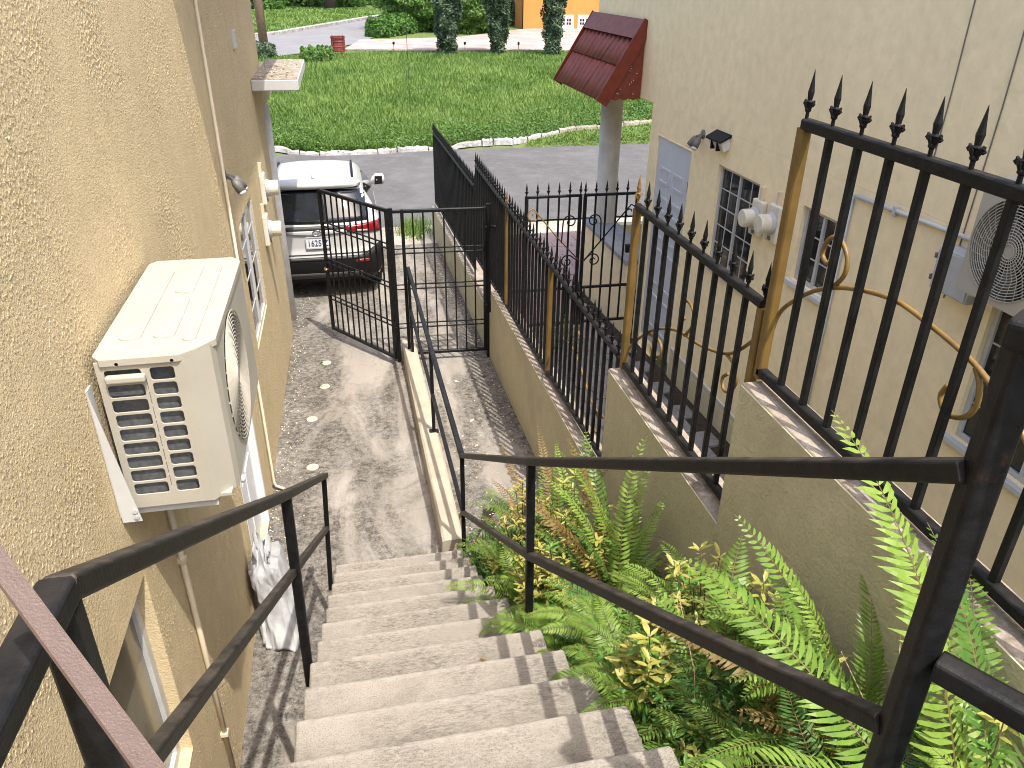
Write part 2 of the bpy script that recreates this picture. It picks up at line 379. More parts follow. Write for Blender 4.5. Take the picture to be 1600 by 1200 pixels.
# base ground to the horizon
def base_ground():
    mb = MB(); ys = [-12, -4, 0, 4.7]+frange(5.5, 15.5, 10)+[22.7, 22.8]+frange(23.3, 34, 16)+[36, 40, 46, 54, 64, 90, 160, 400]
    xs = [-300, -80, -30, -14, -6, -2, 2, 6, 14, 30, 80, 300]
    for y in ys:
        for x in xs: mb.v.append((x, y, tz(y)-.03))
    n = len(xs)
    for j in range(len(ys)-1):
        for i in range(n-1): mb.f.append((j*n+i, j*n+i+1, (j+1)*n+i+1, (j+1)*n+i))
    return tag(mb.build('ground', 'grassground', smooth=True), kind='structure')
base_ground()
drv = sheet('driveway', lambda y: (-.92, 1.50), [-2, 0, 2, 4.7]+frange(5.5, 13.9, 8), 0, 'drive')
sheet('driveway_apron', lambda y: (-6.5, 1.55) if y > 9.76 else (-.92, 1.5), [13.9, 14.6, 15.3], .001, 'drive2')
sheet('porch_ground', lambda y: (-6.5, -.92), [9.6, 11, 13.9], .002, 'drive')
sheet('road', lambda y: (-80, 80), [15.3, 16.2, 18, 20, 22.78], .006, 'asphalt', nx=20)
sheet('roadside_verge', lambda y: (1.9, 80), [14.2, 14.6, 15.1], .012, 'drive2')

# ------------------------------------------------------------------ left building
LW = -0.90
LB = thing('house', (-3.0, 5.0, 0), 'yellow stucco house with the air conditioner and white door on the left', 'house')
holes = [rect(1.35, 2.49, .95, 1.96), rect(4.52, 5.42, -.02, 2.04), rect(6.42, 7.48, 1.06, 2.17)]
mb = plate(rect(-1.5, 5.84, -.3, 4.95), holes[:2], .22, lambda u, v, w_: (LW-.22+w_, u, v)); mb.build('wall', 'stucco', LB)
mb = plate(rect(5.84, 9.75, -.6, 4.95), holes[2:], .22, lambda u, v, w_: (LW-.235+w_, u, v)); mb.build('wall', 'stucco_fine', LB)
MB().box(-6.5, LW-.015, 9.752, 9.95, 2.75, 4.95).build('wall', 'stucco_fine', LB)
MB().box(-6.5, LW-.235, 9.70, 9.90, -.6, 2.75).build('wall', 'stucco_fine', LB)
MB().box(-6.5, LW-.23, -1.5, 9.69, 4.85, 4.945).build('ceiling_slab', 'stucco_fine', LB)
# roof overhang whose shadow crosses the upper wall
MB().box(-6.6, -.40, 4.70, 12.2, 4.96, 5.10).build('roof', 'housewhite', LB, bevel=.01)
# porch: beam, column, ledge slab
MB().box(-1.10, LW-.03, 9.96, 12.0, 2.55, 2.88).build('porch_beam', 'stucco_fine', LB, bevel=.01)
MB().lathe([(.15, -.6), (.15, 2.55)], 20, (-1.04, 10.28, 0)).build('column', 'column', LB, smooth=True)
sl_ = MB().box(LW-.012, -.44, 8.80, 10.95, 2.895, 3.0).build('ledge_slab', 'white', LB, bevel=.008)
MB().box(LW-.01, -.452, 8.812, 10.938, 3.0, 3.006).build('ledge_top', 'copeconc', sl_)
Pl = rng.uniform((LW+.02, 8.85, 3.009), (-.47, 10.9, 3.014), size=(260, 3))
o = link('leaf_litter', quads_mesh('leaf_litter', leaf_cloud(Pl, rng.uniform(.02, .05, 260), .4, .25, np.array([0, 0, 1.0])), 4), 'litter', sl_, -wloc(sl_)); o['kind'] = 'stuff'
# foot plinth wedge of wall base
MB().box(LW-.01, LW+.012, 5.9, 9.72, -.5, -.30+.02).build('plinth', 'stucco_fine', LB)
def stucco_sheet(y0, y1, z0, z1, step, holes_, x, amp, seed):
    rg = np.random.default_rng(seed); ny, nz = int((y1-y0)/step), int((z1-z0)/step)
    fy, fz = np.meshgrid(np.fft.fftfreq(ny+1, step), np.fft.fftfreq(nz+1, step), indexing='ij')
    def band(lo, hi, an=1.0):
        r_ = np.sqrt((fy)**2+(fz*an)**2); flt = np.exp(-(r_/hi)**2)*(1-np.exp(-(r_/lo)**2))
        f = np.fft.ifft2(np.fft.fft2(rg.normal(size=(ny+1, nz+1)))*flt).real; return f/f.std()
    a = band(30, 66, 1.0); b = band(55, 90); c = band(.5, 1.6)
    h = 1/(1+np.exp(-(a*1.3+b*.45+c*.05)*2.2)); h = amp*(h*(.85+.10*np.clip(c, -2, 2))+.20*b*h+.05*c)
    Yg, Zg = np.meshgrid(y0+np.arange(ny+1)*step, z0+np.arange(nz+1)*step, indexing='ij')
    V = np.stack([x+h, Yg, Zg], -1).reshape(-1, 3).astype(np.float32)
    i, j = np.meshgrid(np.arange(ny), np.arange(nz), indexing='ij'); cy = y0+(i+.5)*step; cz = z0+(j+.5)*step
    keep = np.ones_like(i, bool)
    for hh in holes_: keep &= ~((cy > hh[0][0]) & (cy < hh[2][0]) & (cz > hh[0][1]) & (cz < hh[2][1]))
    i, j = i[keep], j[keep]; n = nz+1
    Q = np.stack([i*n+j, (i+1)*n+j, (i+1)*n+j+1, i*n+j+1], 1).astype(np.int32)
    me = bpy.data.meshes.new('stucco_coat'); me.vertices.add(len(V)); me.vertices.foreach_set('co', (V-np.array(wloc(LB), np.float32)).ravel())
    me.loops.add(Q.size); me.loops.foreach_set('vertex_index', Q.ravel()); me.polygons.add(len(Q)); me.polygons.foreach_set('loop_start', np.arange(0, Q.size, 4, dtype=np.int32))
    me.polygons.foreach_set('use_smooth', np.ones(len(Q), bool)); me.update(calc_edges=True)
    o = link('stucco_coat', me, 'stucco', LB); o['kind'] = 'stuff'; return o
stucco_sheet(1.0, 5.84, .0, 4.06, .0053, holes[:2], LW-.004, .0050, 11)
# near window (lower left)
def window(parent, x, y0, y1, z0, z1, face, frame, pane, mull=(), trans=(), fw=.045, inset=.06, name='window', sill=None, thin=()):
    """window in a wall plane x; face=+1 looks to +x"""
    W_ = MB()
    fx0, fx1 = (x-inset-.05*0-.045, x-inset) if face > 0 else (x+inset, x+inset+.045)
    for a in ((y0, y0+fw, z0, z1), (y1-fw, y1, z0, z1), (y0+fw, y1-fw, z0, z0+fw), (y0+fw, y1-fw, z1-fw, z1)):
        W_.box(fx0, fx1, *a)
    W = W_.build(name, frame, parent, bevel=.004)
    px = (fx0+fx1)/2
    for k, m in enumerate(mull): MB().box(fx0-.003, fx1+.003, m-.013, m+.013, z0+fw, z1-fw).build('mullion', frame, W)
    for tq in trans: MB().box(px-.0085, px+.0085, y0+fw, y1-fw, tq-.0055, tq+.0055).build('glazing_bar', frame, W)
    for m in thin: MB().box(px-.009, px+.009, m-.005, m+.005, z0+fw, z1-fw).build('glazing_bar', frame, W)
    ys_ = [y0+fw]+list(mull)+[y1-fw]
    for a, b in zip(ys_[:-1], ys_[1:]): MB().box(px-.004, px+.004, a, b, z0+fw, z1-fw).build('pane', pane, W)
    if sill: MB().box(*sort2(x-.06*face, x+.035*face), y0-.04, y1+.04, z0-.045, z0-.004).build('sill', sill, W, bevel=.005)
    return W
def sort2(a, b): return (a, b) if a < b else (b, a)
window(LB, LW, 1.35, 2.49, .95, 1.96, 1, 'alu', 'panel', (1.92,), (), .05, .05)
wn = window(LB, LW-.015, 6.42, 7.48, 1.06, 2.17, 1, 'alu', 'pane', (6.95,), (1.34, 1.62, 1.9), .035, .012)
# white panelled door
D = MB().box(LW-.10, LW-.055, 4.56, 5.38, .0, 2.0).build('door', 'wdoor', LB, bevel=.004)
for a in (4.66, 5.02):
    for z0, z1 in ((.15, .72), (.86, 1.42), (1.54, 1.88)):
        MB().box(LW-.056, LW-.046, a, a+.27, z0, z1).build('door_panel', 'wdoor', D, bevel=.008)
MB().lathe([(.0, 0), (.024, .0), (.03, .012), (.012, .02), (.012, .04), (.028, .05), (.03, .065), (.018, .078), (.0, .08)], 14, (LW-.055, 4.63, .92), 'x').build('door_knob', 'alu', D, smooth=True)
MB().lathe([(.02, 0), (.02, .02), (.0, .022)], 12, (LW-.055, 4.63, 1.12), 'x').build('lock', 'alu', D, smooth=True)
fr = MB()
fr.box(LW-.16, LW+.004, 4.52, 4.56, -.0, 2.04); fr.box(LW-.16, LW+.004, 5.38, 5.42, -.03, 2.04); fr.box(LW-.16, LW+.004, 4.56, 5.38, 2.0, 2.04)
fr.build('door_frame', 'wdoor', D)
# pipes on the wall
P = MB().tube([(LW+.014, 5.88, 4.9), (LW+.014, 5.88, .02), (LW+.03, 5.87, -.02), (LW+.10, 5.83, -.03)], .012, 10).build('conduit', 'pvc', LB, smooth=True)
MB().tube([(LW+.018, 2.905, 2.2), (LW+.018, 2.905, .02)], .013, 10).build('conduit', 'pvc', LB, smooth=True)
for z in (1.66, .5):
    MB().box(LW, LW+.036, 2.885, 2.925, z, z+.02).build('clip', 'pvc', LB)
MB().box(LW-.016, LW+.004, 7.72, 7.92, 3.38, 3.53).build('wall_vent', 'white', LB, bevel=.003)

# ------------------------------------------------------------------ air conditioners
def aircon(label, x0, xf, y0, y1, z0, z1, face, group=None, fanpos=.44):
    """body between x0 (wall side) and xf (front); y0 is the end with the side grille"""
    A = thing('air_conditioner', ((x0+xf)/2, (y0+y1)/2, z0), label, 'air conditioner', group)
    s = 1 if xf > x0 else -1; ch = .075
    X = lambda d: x0+s*d; D_ = abs(xf-x0)
    # shell: front wrap with chamfered corner, plan outline extruded, open at the grille end
    plan = [(X(0), y0+.012), (X(D_*.70), y0+.012), (X(D_*.70), y0+.004), (X(D_*.76), y0), (X(D_-.012), y0+ch*.9), (X(D_), y0+ch*1.5), (X(D_), y1-.03), (X(D_-.02), y1), (X(0), y1)]
    fr_holes = []
    # front panel with round fan hole
    cy, cz, rr = y0+(y1-y0)*fanpos, (z0+z1)/2-.005, (z1-z0)*.43
    circ = [(cy+rr*math.cos(2*math.pi*k/40), cz+rr*math.sin(2*math.pi*k/40)) for k in range(40)]
    f_ = plate(rect(y0+ch*1.5, y1-.02, z0, z1-.012), [circ], .018, lambda u, v, w_: (X(D_-.018+w_), u, v)); f_.build('front_panel', 'acbody', A)
    c_ = MB()
    a0, a1 = (X(D_*.72), y0+.002), (X(D_-.001), y0+ch*1.5)
    c_.add([(X(D_*.70), y0+.001, z0), (X(D_*.78), y0, z0), (X(D_-.01), y0+ch*.95, z0), (X(D_), y0+ch*1.5, z0),
            (X(D_*.70), y0+.001, z1-.012), (X(D_*.78), y0, z1-.012), (X(D_-.01), y0+ch*.95, z1-.012), (X(D_), y0+ch*1.5, z1-.012)],
           [(0, 1, 5, 4), (1, 2, 6, 5), (2, 3, 7, 6)])
    c_.build('corner_panel', 'acbody', A)
    MB().box(*sort2(X(.0), X(D_-.03)), y1-.02, y1, z0, z1-.012).build('end_panel', 'acbody', A)
    MB().box(*sort2(X(.0), X(D_-.02)), y0+.02, y1-.02, z0, z0+.012).build('base_pan', 'acbody', A)
    # end grille with rounded openings
    u1 = D_*.70; H = z1-z0-.014; hs = []
    rows = 9; pitch = (H-.075)/rows
    for r_ in range(rows):
        v0 = z0+.05+r_*pitch
        hs.append(rrect(.022, .137*D_/.36, v0+.0035, v0+pitch-.0045, .011)); hs.append(rrect(.162*D_/.36, u1-.012, v0+.0035, v0+pitch-.0045, .011))
        if r_ < rows-1: hs.append(rrect(.145*D_/.36, .149*D_/.36, v0+pitch*.45, v0+pitch*1.35, .0015, 2))
    g_ = plate(rect(.0, u1, z0, z0+H), hs, .003, lambda u, v, w_: (X(u), y0+.006-w_, v), .0012); g_.build('side_grille', 'acbody', A)
    MB().box(*sort2(X(.012), X(.04)), y0+.05, y1-.03, z0+.02, z1-.03).build('coil', 'acdark', A)
    MB().box(*sort2(X(.0), X(D_*.70)), y0+.045, y0+.06, z0+.02, z1-.03).build('coil', 'acdark', A)
    hd = MB().box(*sort2(X(.026), X(.15)), y0-.022, y0+.004, z0+H-.072, z0+H-.044); hd.build('handle', 'acbody', A, bevel=.008, seg=3)
    # top cover with raised ribs
    t_ = plate([(X(-.006), y0+.03), (X(.02), y0-.004), (X(D_*.72), y0-.004), (X(D_*.86), y0+.035), (X(D_+.004), y0+ch*1.4), (X(D_+.004), y1-.05), (X(D_-.03), y1+.004), (X(.02), y1+.004), (X(-.006), y1-.03)][::s], [], .022, lambda u, v, w_: (u, v, z1-.024+w_), .003)
    T = t_.build('top_cover', 'acbody', A)
    for a, b, c, d in ((.05, .115, .14, .86), (.16, .225, .14, .52), (.16, .225, .58, .90), (.26, .30, .10, .9)):
        rb = plate(rrect(min(X(a*D_/.36), X(b*D_/.36)), max(X(a*D_/.36), X(b*D_/.36)), y0+(y1-y0)*c, y0+(y1-y0)*d, .02), [], .006, lambda u, v, w_: (u, v, z1-.001+w_), .003)
        rb.build('rib', 'acbody', T)
    if face > 0:
        Pd = np.stack([X(.09*D_/.36)+s*rng.normal(0, .012, 150), y0+(y1-y0)*(.12+.7*rng.random(150)**1.6), np.full(150, z1+.0008)], 1)
        dd = link('grit', quads_mesh('grit', leaf_cloud(Pd, rng.uniform(.004, .014, 150), .6, .05, np.array([0, 0, 1.0])), 4), 'litter', T, -wloc(T)); dd['kind'] = 'stuff'
    # fan grille: rings and spokes over a dark well
    G_ = MB()
    for k in range(16):
        r_ = rr*(.14+.86*k/15)
        G_.tube([(X(D_+.006), cy+r_*math.cos(2*math.pi*q/36), cz+r_*math.sin(2*math.pi*q/36)) for q in range(37)], .0026, 5, False)
    for k in range(28):
        t = 2*math.pi*k/28
        G_.tube([(X(D_+.003), cy+rr*.14*math.cos(t), cz+rr*.14*math.sin(t)), (X(D_+.004), cy+rr*.6*math.cos(t+.16), cz+rr*.6*math.sin(t+.16)), (X(D_+.001), cy+rr*1.01*math.cos(t+.42), cz+rr*1.01*math.sin(t+.42))], .0024, 4, False)
    G_.lathe([(rr*.16, 0), (rr*.15, .006), (0, .008)], 20, (X(D_), cy, cz), 'x')
    G_.build('fan_grille', 'acbody', A)
    MB().lathe([(rr*.999, 0), (rr*.97, .10), (0, .10)], 32, (X(D_-.12), cy, cz), 'x').build('fan_well', 'acin', A)
    F_ = MB()
    for k in range(3):
        t0 = 2*math.pi*k/3
        pts = []
        for q in range(6):
            t = t0+q*.2; pts += [(X(D_-.03-.01*q), cy+rr*.2*math.cos(t), cz+rr*.2*math.sin(t)), (X(D_-.02-.012*q), cy+rr*.9*math.cos(t), cz+rr*.9*math.sin(t))]
        F_.add(pts, [(2*q, 2*q+1, 2*q+3, 2*q+2) for q in range(5)])
    F_.build('fan_blade', 'darkgrey', A, fixn=False)
    # brackets
    for yb in (y0-.032, y1-.14):
        b_ = MB(); b_.box(*sort2(X(-.035), X(-.028)), yb, yb+.045, z0-.012, z0+.50); b_.box(*sort2(X(-.028), X(D_*.80)), yb+.05, yb+.09, z0-.035, z0-.002)
        b_.add([(X(-.03), yb-.006, z0+.5), (X(-.03), yb-.006, z0-.03), (X(.035), yb-.006, z0-.03), (X(-.03), yb-.002, z0+.5), (X(-.03), yb-.002, z0-.03), (X(.035), yb-.002, z0-.03)], [(0, 1, 2), (5, 4, 3), (0, 2, 5, 3)])
        b_.build('bracket', 'white', A)
        for q in (.02, .06): MB().lathe([(.009, 0), (.009, .006), (.0, .008)], 8, (X(.02+q*0), yb-.012, z0-.02+q*.6), 'y').build('bolt', 'alu', A)
    for q in (.07, .24): MB().lathe([(.006, -.004), (.007, 0)], 8, (X(q*D_/.36), y0-.003, z1-.019), 'y').build('screw', 'alu', A)
    return A
aircon('white air conditioner unit on the yellow stucco wall, end grille facing us', LW+.035, LW+.395, 2.45, 3.42, 2.29, 2.885, 1)

# ------------------------------------------------------------------ things on the left wall
def wall_light(loc, s, label):
    L = thing('flood_light', loc, label, 'flood light'); x, y, z = loc
    MB().lathe([(.045, 0), (.045, .012*s), (.03, .02*s), (0, .022*s)], 14, loc, 'x').build('base_plate', 'darkgrey', L, smooth=True)
    for dy in (.0, -.075):
        arm = (x+.04*s, y+dy*.5, z-.01); mid = (x+.075*s, y+dy, z-.02)
        h_ = MB().tube([(x+.01*s, y, z), arm, mid], .013, 8).build('arm', 'darkgrey', L, smooth=True)
        e = Vector(mid)+Vector((.05*s, .02+dy*.6, -.085))
        MB().tube([mid, Vector(mid)+(e-Vector(mid))*.3, e], [.02, .032, .034], 12).build('lamp_head', 'darkgrey', L, smooth=True)
        d_ = (e-Vector(mid)).normalized(); MB().tube([e+d_*.001, e+d_*.02], [.031, .026], 12).build('lamp', 'lens', L, smooth=True)
    return L
wall_light((LW-.014, 6.06, 2.66), 1, 'grey twin-head flood light on the yellow wall beside the pipe')
def meter(loc, s, label, grp):
    x, y, z = loc; m = thing('electricity_meter', loc, label, 'meter', grp)
    MB().box(*sort2(x, x+.05*s), y-.09, y+.09, z-.16, z+.15).build('socket_box', 'meter', m, bevel=.012)
    MB().lathe([(.085, .05*s), (.09, .055*s), (.09, .075*s), (.082, .085*s)], 20, loc, 'x').build('ring', 'grey', m, smooth=False)
    MB().lathe([(.078, .085*s), (.078, .16*s), (.07, .175*s), (0, .178*s)], 20, loc, 'x').build('cover', 'meter', m, smooth=False)
    MB().box(*sort2(x+.0*s, x+.03*s), y-.02, y+.02, z+.15, z+.26).build('conduit_stub', 'pvc', m)
    MB().box(*sort2(x+.05*s, x+.058*s), y-.02, y+.02, z-.14, z-.11).build('seal_tab', 'darkgrey', m)
    return m
meter((LW-.014, 8.38, 2.0), 1, 'cream round meter higher on the yellow wall, farther from the window', 'meters on the yellow wall')
meter((LW-.014, 8.12, 1.64), 1, 'cream round meter lower on the yellow wall, next to the window', 'meters on the yellow wall')

# ------------------------------------------------------------------ staircase
RISE, TREAD, Y1 = .17, .287, 4.79
ST = thing('staircase', (.2, 2.5, 0), 'weathered concrete outdoor staircase leading down to the driveway', 'stairs')
def stair_right(y): return .60 if y > 3.6 else .60+.075*(3.6-y)
for k in range(1, 17):
    ya = Y1-TREAD*k; yb = ya-TREAD; z = RISE*k
    xl = -.345+random.uniform(-.006, .006); xr = stair_right(ya)+random.uniform(-.005, .005)
    mb = MB()
    zl = max(-.02, z-RISE*2.2)
    nx_ = 10
    # slightly uneven nosing line
    for zz in (zl, z):
        for i in range(nx_+1):
            x = xl+(xr-xl)*i/nx_; mb.v.append((x, ya+random.uniform(-.0014, .0014)*(zz == z), zz+random.uniform(-.001, .001)*(zz == z)))
        for i in range(nx_+1):
            x = xl+(xr-xl)*i/nx_; mb.v.append((x, yb+.001-.03*(zz == zl), zz))
    n = nx_+1
    for i in range(nx_):
        mb.f += [(2*n+i, 2*n+i+1, 3*n+i+1, 3*n+i), (i+1, i, n+i, n+i+1), (i, i+1, 2*n+i+1, 2*n+i), (n+i+1, n+i, 3*n+i, 3*n+i+1)]
    mb.f += [(0, 2*n, 3*n, n), (nx_, n+nx_, 3*n+nx_, 2*n+nx_)]
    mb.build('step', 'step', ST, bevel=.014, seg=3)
cr = MB(); cr.add([(-.335, 4.4, -.02), (.58, 4.4, -.02), (.84, .0, -.02), (-.335, .0, -.02), (-.335, .05, 2.5), (.84, .05, 2.5), (.58, 4.35, .02), (-.335, 4.35, .02)],
       [(0, 1, 6, 7), (7, 6, 5, 4), (0, 7, 4, 3), (1, 2, 5, 6), (3, 4, 5, 2), (0, 3, 2, 1)])
cr.build('carriage', 'stair_side', ST)
LA = MB().box(-.45, 2.2, -1.6, .195, 2.55, 2.72).build('landing', 'step', ST, bevel=.012)

# ------------------------------------------------------------------ stair railings
def railing(label, grp, loc): return thing('stair_railing', loc, label, 'railing', grp)
RL = railing('black steel handrail on the left of the stairs, near the air conditioner', 'stair handrails', (-.36, 2.5, 1.2))
tl = [(-.318, 4.20, 1.165), (-.347, 2.54, 2.215), (-.388, .80, 3.335)]
MB().bar(tl[0], tl[1], .042, .036).bar(Vector(tl[1])+Vector((0, .012, -.008)), tl[2], .042, .036).build('top_rail', 'iron_warm', RL, bevel=.003)
MB().bar(tl[2], (-.40, .55, 3.335), .046, .040).build('landing_rail', 'iron', RL, bevel=.003)
ml = [(-.343, 4.12, .81), (-.353, 2.54, 1.83), (-.39, .80, 2.955)]
MB().bar(ml[0], ml[2], .034, .032).build('mid_rail', 'iron_warm', RL, bevel=.002)
MB().bar((-.365, 4.11, .30), (-.32, 4.11, 1.20), .030, .030, (1, 0, 0)).build('post', 'iron', RL)
MB().bar((-.368, 2.54, 1.18), (-.348, 2.54, 2.20), .040, .040, (1, 0, 0)).build('post', 'iron', RL)
MB().bar((-.405, .79, 2.35), (-.392, .79, 3.315), .046, .046, (1, 0, 0)).build('newel_post', 'iron', RL, bevel=.003)
RR = railing('black steel handrail on the right of the stairs beside the ferns', 'stair handrails', (.66, 2.5, 1.2))
a_, b_, c_ = (.61, 4.55, .975), (.66, 2.69, 2.145), (.838, .765, 3.375)
MB().bar(a_, b_, .040, .034).bar(Vector(b_)+Vector((0, .012, -.008)), c_, .042, .036).build('top_rail', 'iron_warm', RR, bevel=.003)
MB().bar((.61, 4.55, .47), (.66, 2.68, 1.63), .034, .032).bar((.66, 2.70, 1.618), (.845, .765, 2.835), .040, .040).build('mid_rail', 'iron_warm', RR, bevel=.003)
MB().bar((.61, 4.555, .10), (.61, 4.55, .97), .030, .030, (1, 0, 0)).build('post', 'iron', RR)
MB().bar((.665, 2.665, 1.16), (.66, 2.69, 2.13), .036, .036, (1, 0, 0)).build('post', 'iron', RR)
MB().bar((.858, .745, 2.2), (.850, .757, 3.585), .047, .047, (.25, 1, 0)).build('newel_post', 'iron', RR, bevel=.004)
MB().bar((.835, .775, 3.595), (1.15, .27, 3.595), .060, .045).build('landing_rail', 'iron', RR, bevel=.008)
MB().bar((.862, .725, 3.02), (1.15, .25, 3.02), .045, .045).build('landing_mid_rail', 'iron', RR, bevel=.004)
RP = thing('ramp_railing', (.57, 6.5, 0), 'low black handrail along the cream kerb running to the gate', 'railing')
MB().bar((.61, 4.53, .972), (.56, 8.40, 1.03), .040, .034).build('top_rail', 'iron', RP, bevel=.003)
MB().bar((.61, 4.53, .47), (.56, 8.40, .53), .032, .030).build('mid_rail', 'iron', RP)
for y, z0 in ((6.36, .085), (8.38, -.05)):
    x = .61-.05*(y-4.53)/3.87
    MB().bar((x, y, z0), (x, y, 1.0), .032, .032, (1, 0, 0)).build('post', 'iron', RP)
    MB().box(x-.045, x+.045, y-.03, y+.03, z0-.002, z0+.008).build('foot_plate', 'iron', RP)
# cream kerb ledge
kb = MB(); ys = frange(4.62, 8.78, 10)
for y in ys:
    z = gz(y)
    kb.v += [(.445, y, z-.05), (.455, y, z+.155), (.475, y, z+.17), (.605, y, z+.17), (.62, y, z+.155), (.625, y, z-.05)]
for j in range(len(ys)-1):
    for i in range(5): kb.f.append((j*6+i, j*6+i+1, (j+1)*6+i+1, (j+1)*6+i))
kb.f += [(0, 1, 2, 3, 4, 5), tuple(range((len(ys)-1)*6+5, (len(ys)-1)*6-1, -1))]
tag(kb.build('path_kerb', 'ledge', at=(.53, 6.7, -.1)), 'low cream painted concrete kerb dividing the driveway from the path', 'kerb')
# drain caps
for i, (x, y) in enumerate(((-.57, 6.19), (-.60, 7.17), (-.48, 7.95), (-.47, 8.63))):
    lab = ('cream drain cap in the driveway nearest the stairs', 'cream drain cap second from the stairs', 'cream drain cap third from the stairs, moss at its edge', 'cream drain cap nearest the gate, moss at its edge')[i]
    z = gz(y); o = MB().lathe([(.056, -.012), (.056, .004), (.05, .008), (0, .009)], 24, (x, y, z)).build('drain_cap', 'cap', at=(x, y, z))
    tag(o, lab, 'drain cap', 'drain caps in the driveway')
    if i > 1:
        P_ = rng.normal((x-.05, y, z+.008), (.02, .012, .003), size=(50, 3))
        link('moss', quads_mesh('moss', leaf_cloud(P_, rng.uniform(.008, .02, 50), .6), 4), 'cover', o, -Vector((x, y, z)))['kind'] = 'stuff'

# ------------------------------------------------------------------ boundary wall and fences
WX, FX, WB = 1.50, 1.58, 1.68
BW = thing('boundary_wall', (1.59, 7, 0), 'stepped olive rendered low wall carrying the black iron fence', 'wall')
def wall_seg(y0, y1, zt0, zt1, zb0, zb1):
    m = MB(); n = 10
    for i in range(n+1):
        y = y0+(y1-y0)*i/n; t = i/n; zt = zt0+(zt1-zt0)*t; zb = zb0+(zb1-zb0)*t
        m.v += [(WX, y, zb), (WX, y, zt-.004), (WX+.006, y, zt), (WB, y, zt), (WB, y, zb)]
    for i in range(n):
        for k in range(4): m.f.append((i*5+k, (i+1)*5+k, (i+1)*5+k+1, i*5+k+1))
    m.f += [(0, 1, 2, 3, 4), tuple(n*5+k for k in range(4, -1, -1))]
    s_ = m.build('wall_section', 'olive', BW)
    c = MB()
    for i in range(n+1):
        y = y0+(y1-y0)*i/n; zt = zt0+(zt1-zt0)*i/n
        c.v += [(WX+.004, y, zt+.001), (WX+.008, y, zt+.005), (WB-.004, y, zt+.005)]
    for i in range(n):
        for k in range(2): c.f.append((i*3+k, (i+1)*3+k, (i+1)*3+k+1, i*3+k+1))
    c.build('coping', 'copeconc', s_)
wall_seg(-1.2, 2.54, 2.53, 2.52, 0, 0)
wall_seg(2.541, 4.13, 1.80, 1.79, 0, 0)
wall_seg(4.131, 8.30, .90, .72, 0, -.3)
wall_seg(8.301, 14.75, .42, .02, -.3, -.8)
# finial and baluster meshes
def finial_mesh():
    m = MB()
    m.lathe([(.007, 0), (.007, .022), (.012, .026), (.012, .032), (.007, .036), (.009, .05), (.013, .056), (.009, .062), (.0125, .088), (.0095, .104), (.0008, .160)], 6)
    for s in (-1, 1):
        m.tube([(0, s*.006, .030), (0, s*.018, .050), (0, s*.026, .058), (0, s*.030, .050), (0, s*.024, .043)], [.005, .007, .006, .006, .003], 5)
        m.tube([(s*.006, 0, .030), (s*.014, 0, .050), (s*.019, 0, .056), (s*.02, 0, .048)], [.004, .006, .005, .003], 5)
    return m.mesh('finial')
FIN = finial_mesh(); FIN.materials.append(M['iron'])
FING = FIN.copy(); FING.materials.clear(); FING.materials.append(M['gold'])
BAL = {}
def bal_mesh(h, wd=.024):
    k = (round(h, 2), wd)
    if k not in BAL:
        BAL[k] = MB().bar((0, 0, 0), (0, 0, h), wd, wd, (1, 0, 0)).mesh('baluster'); BAL[k].materials.append(M['iron'])
    return BAL[k]
def spiral(c, r0, turns, a0, s=1, n=16, plane='yz', x=0):
    pts = []
    for i in range(n+1):
        t = i/n; r_ = r0*(1-.78*t); a = a0+s*turns*2*math.pi*t
        pts.append((x, c[0]+r_*math.cos(a), c[1]+r_*math.sin(a)) if plane == 'yz' else (c[0]+r_*math.cos(a), x, c[1]+r_*math.sin(a)))
    return pts
def fence(label, y0, y1, zt0, zt1, zb0, zb1, pitch, gold, thick=.034, far=False):
    F = thing('iron_fence', (FX, (y0+y1)/2, (zb0+zb1)/2), label, 'fence', 'iron fence sections on the low wall')
    MB().bar((FX, y0, zt0), (FX, y1, zt1), thick, thick).build('top_rail', 'iron', F, bevel=.002)
    MB().bar((FX, y0, zb0), (FX, y1, zb1), thick, thick).build('bottom_rail', 'iron', F, bevel=.002)
    n = int(round((y1-y0)/pitch))
    for i in range(n+1):
        y = y0+(y1-y0)*i/n; t = i/n; zt = zt0+(zt1-zt0)*t; zb = zb0+(zb1-zb0)*t
        isg = any(abs(y-gy) < pitch*.5 for gy in gold)
        if isg:
            o = MB().bar((FX, y, zb-.03), (FX, y, zt-.014), .044, .040, (1, 0, 0)).build('post', 'goldpost', F)
            put('finial', FING if random.random() < .6 else FIN, None, o, (FX, y, zt+thick/2-.002))
        else:
            o = put('baluster', bal_mesh(zt-zb-thick*.6), None, F, (FX, y, zb+thick*.3))
            put('finial', FIN, None, o, (FX, y, zt+thick/2-.002))
    return F
def curve_pts(pts, n=5):
    P = [Vector((FX+.022, y, z)) for y, z in pts]; out = []
    for i in range(len(P)-1):
        a, b, c, d = P[max(0, i-1)], P[i], P[i+1], P[min(len(P)-1, i+2)]
        for k in range(n):
            t = k/n; out.append(.5*((2*b)+(c-a)*t+(2*a-5*b+4*c-d)*t*t+(3*b-a-3*c+d)*t**3))
    return out+[P[-1]]
def scrolls(F, *curves):
    for c in curves: MB().tube(curve_pts(c), .0085, 7).build('scroll', 'gold', F, smooth=True)
F1 = fence('tall near fence section with large black spear tips, rising above the handrail', .62, 2.54, 3.545, 3.545, 2.575, 2.575, .16, (2.54, .62), .040)
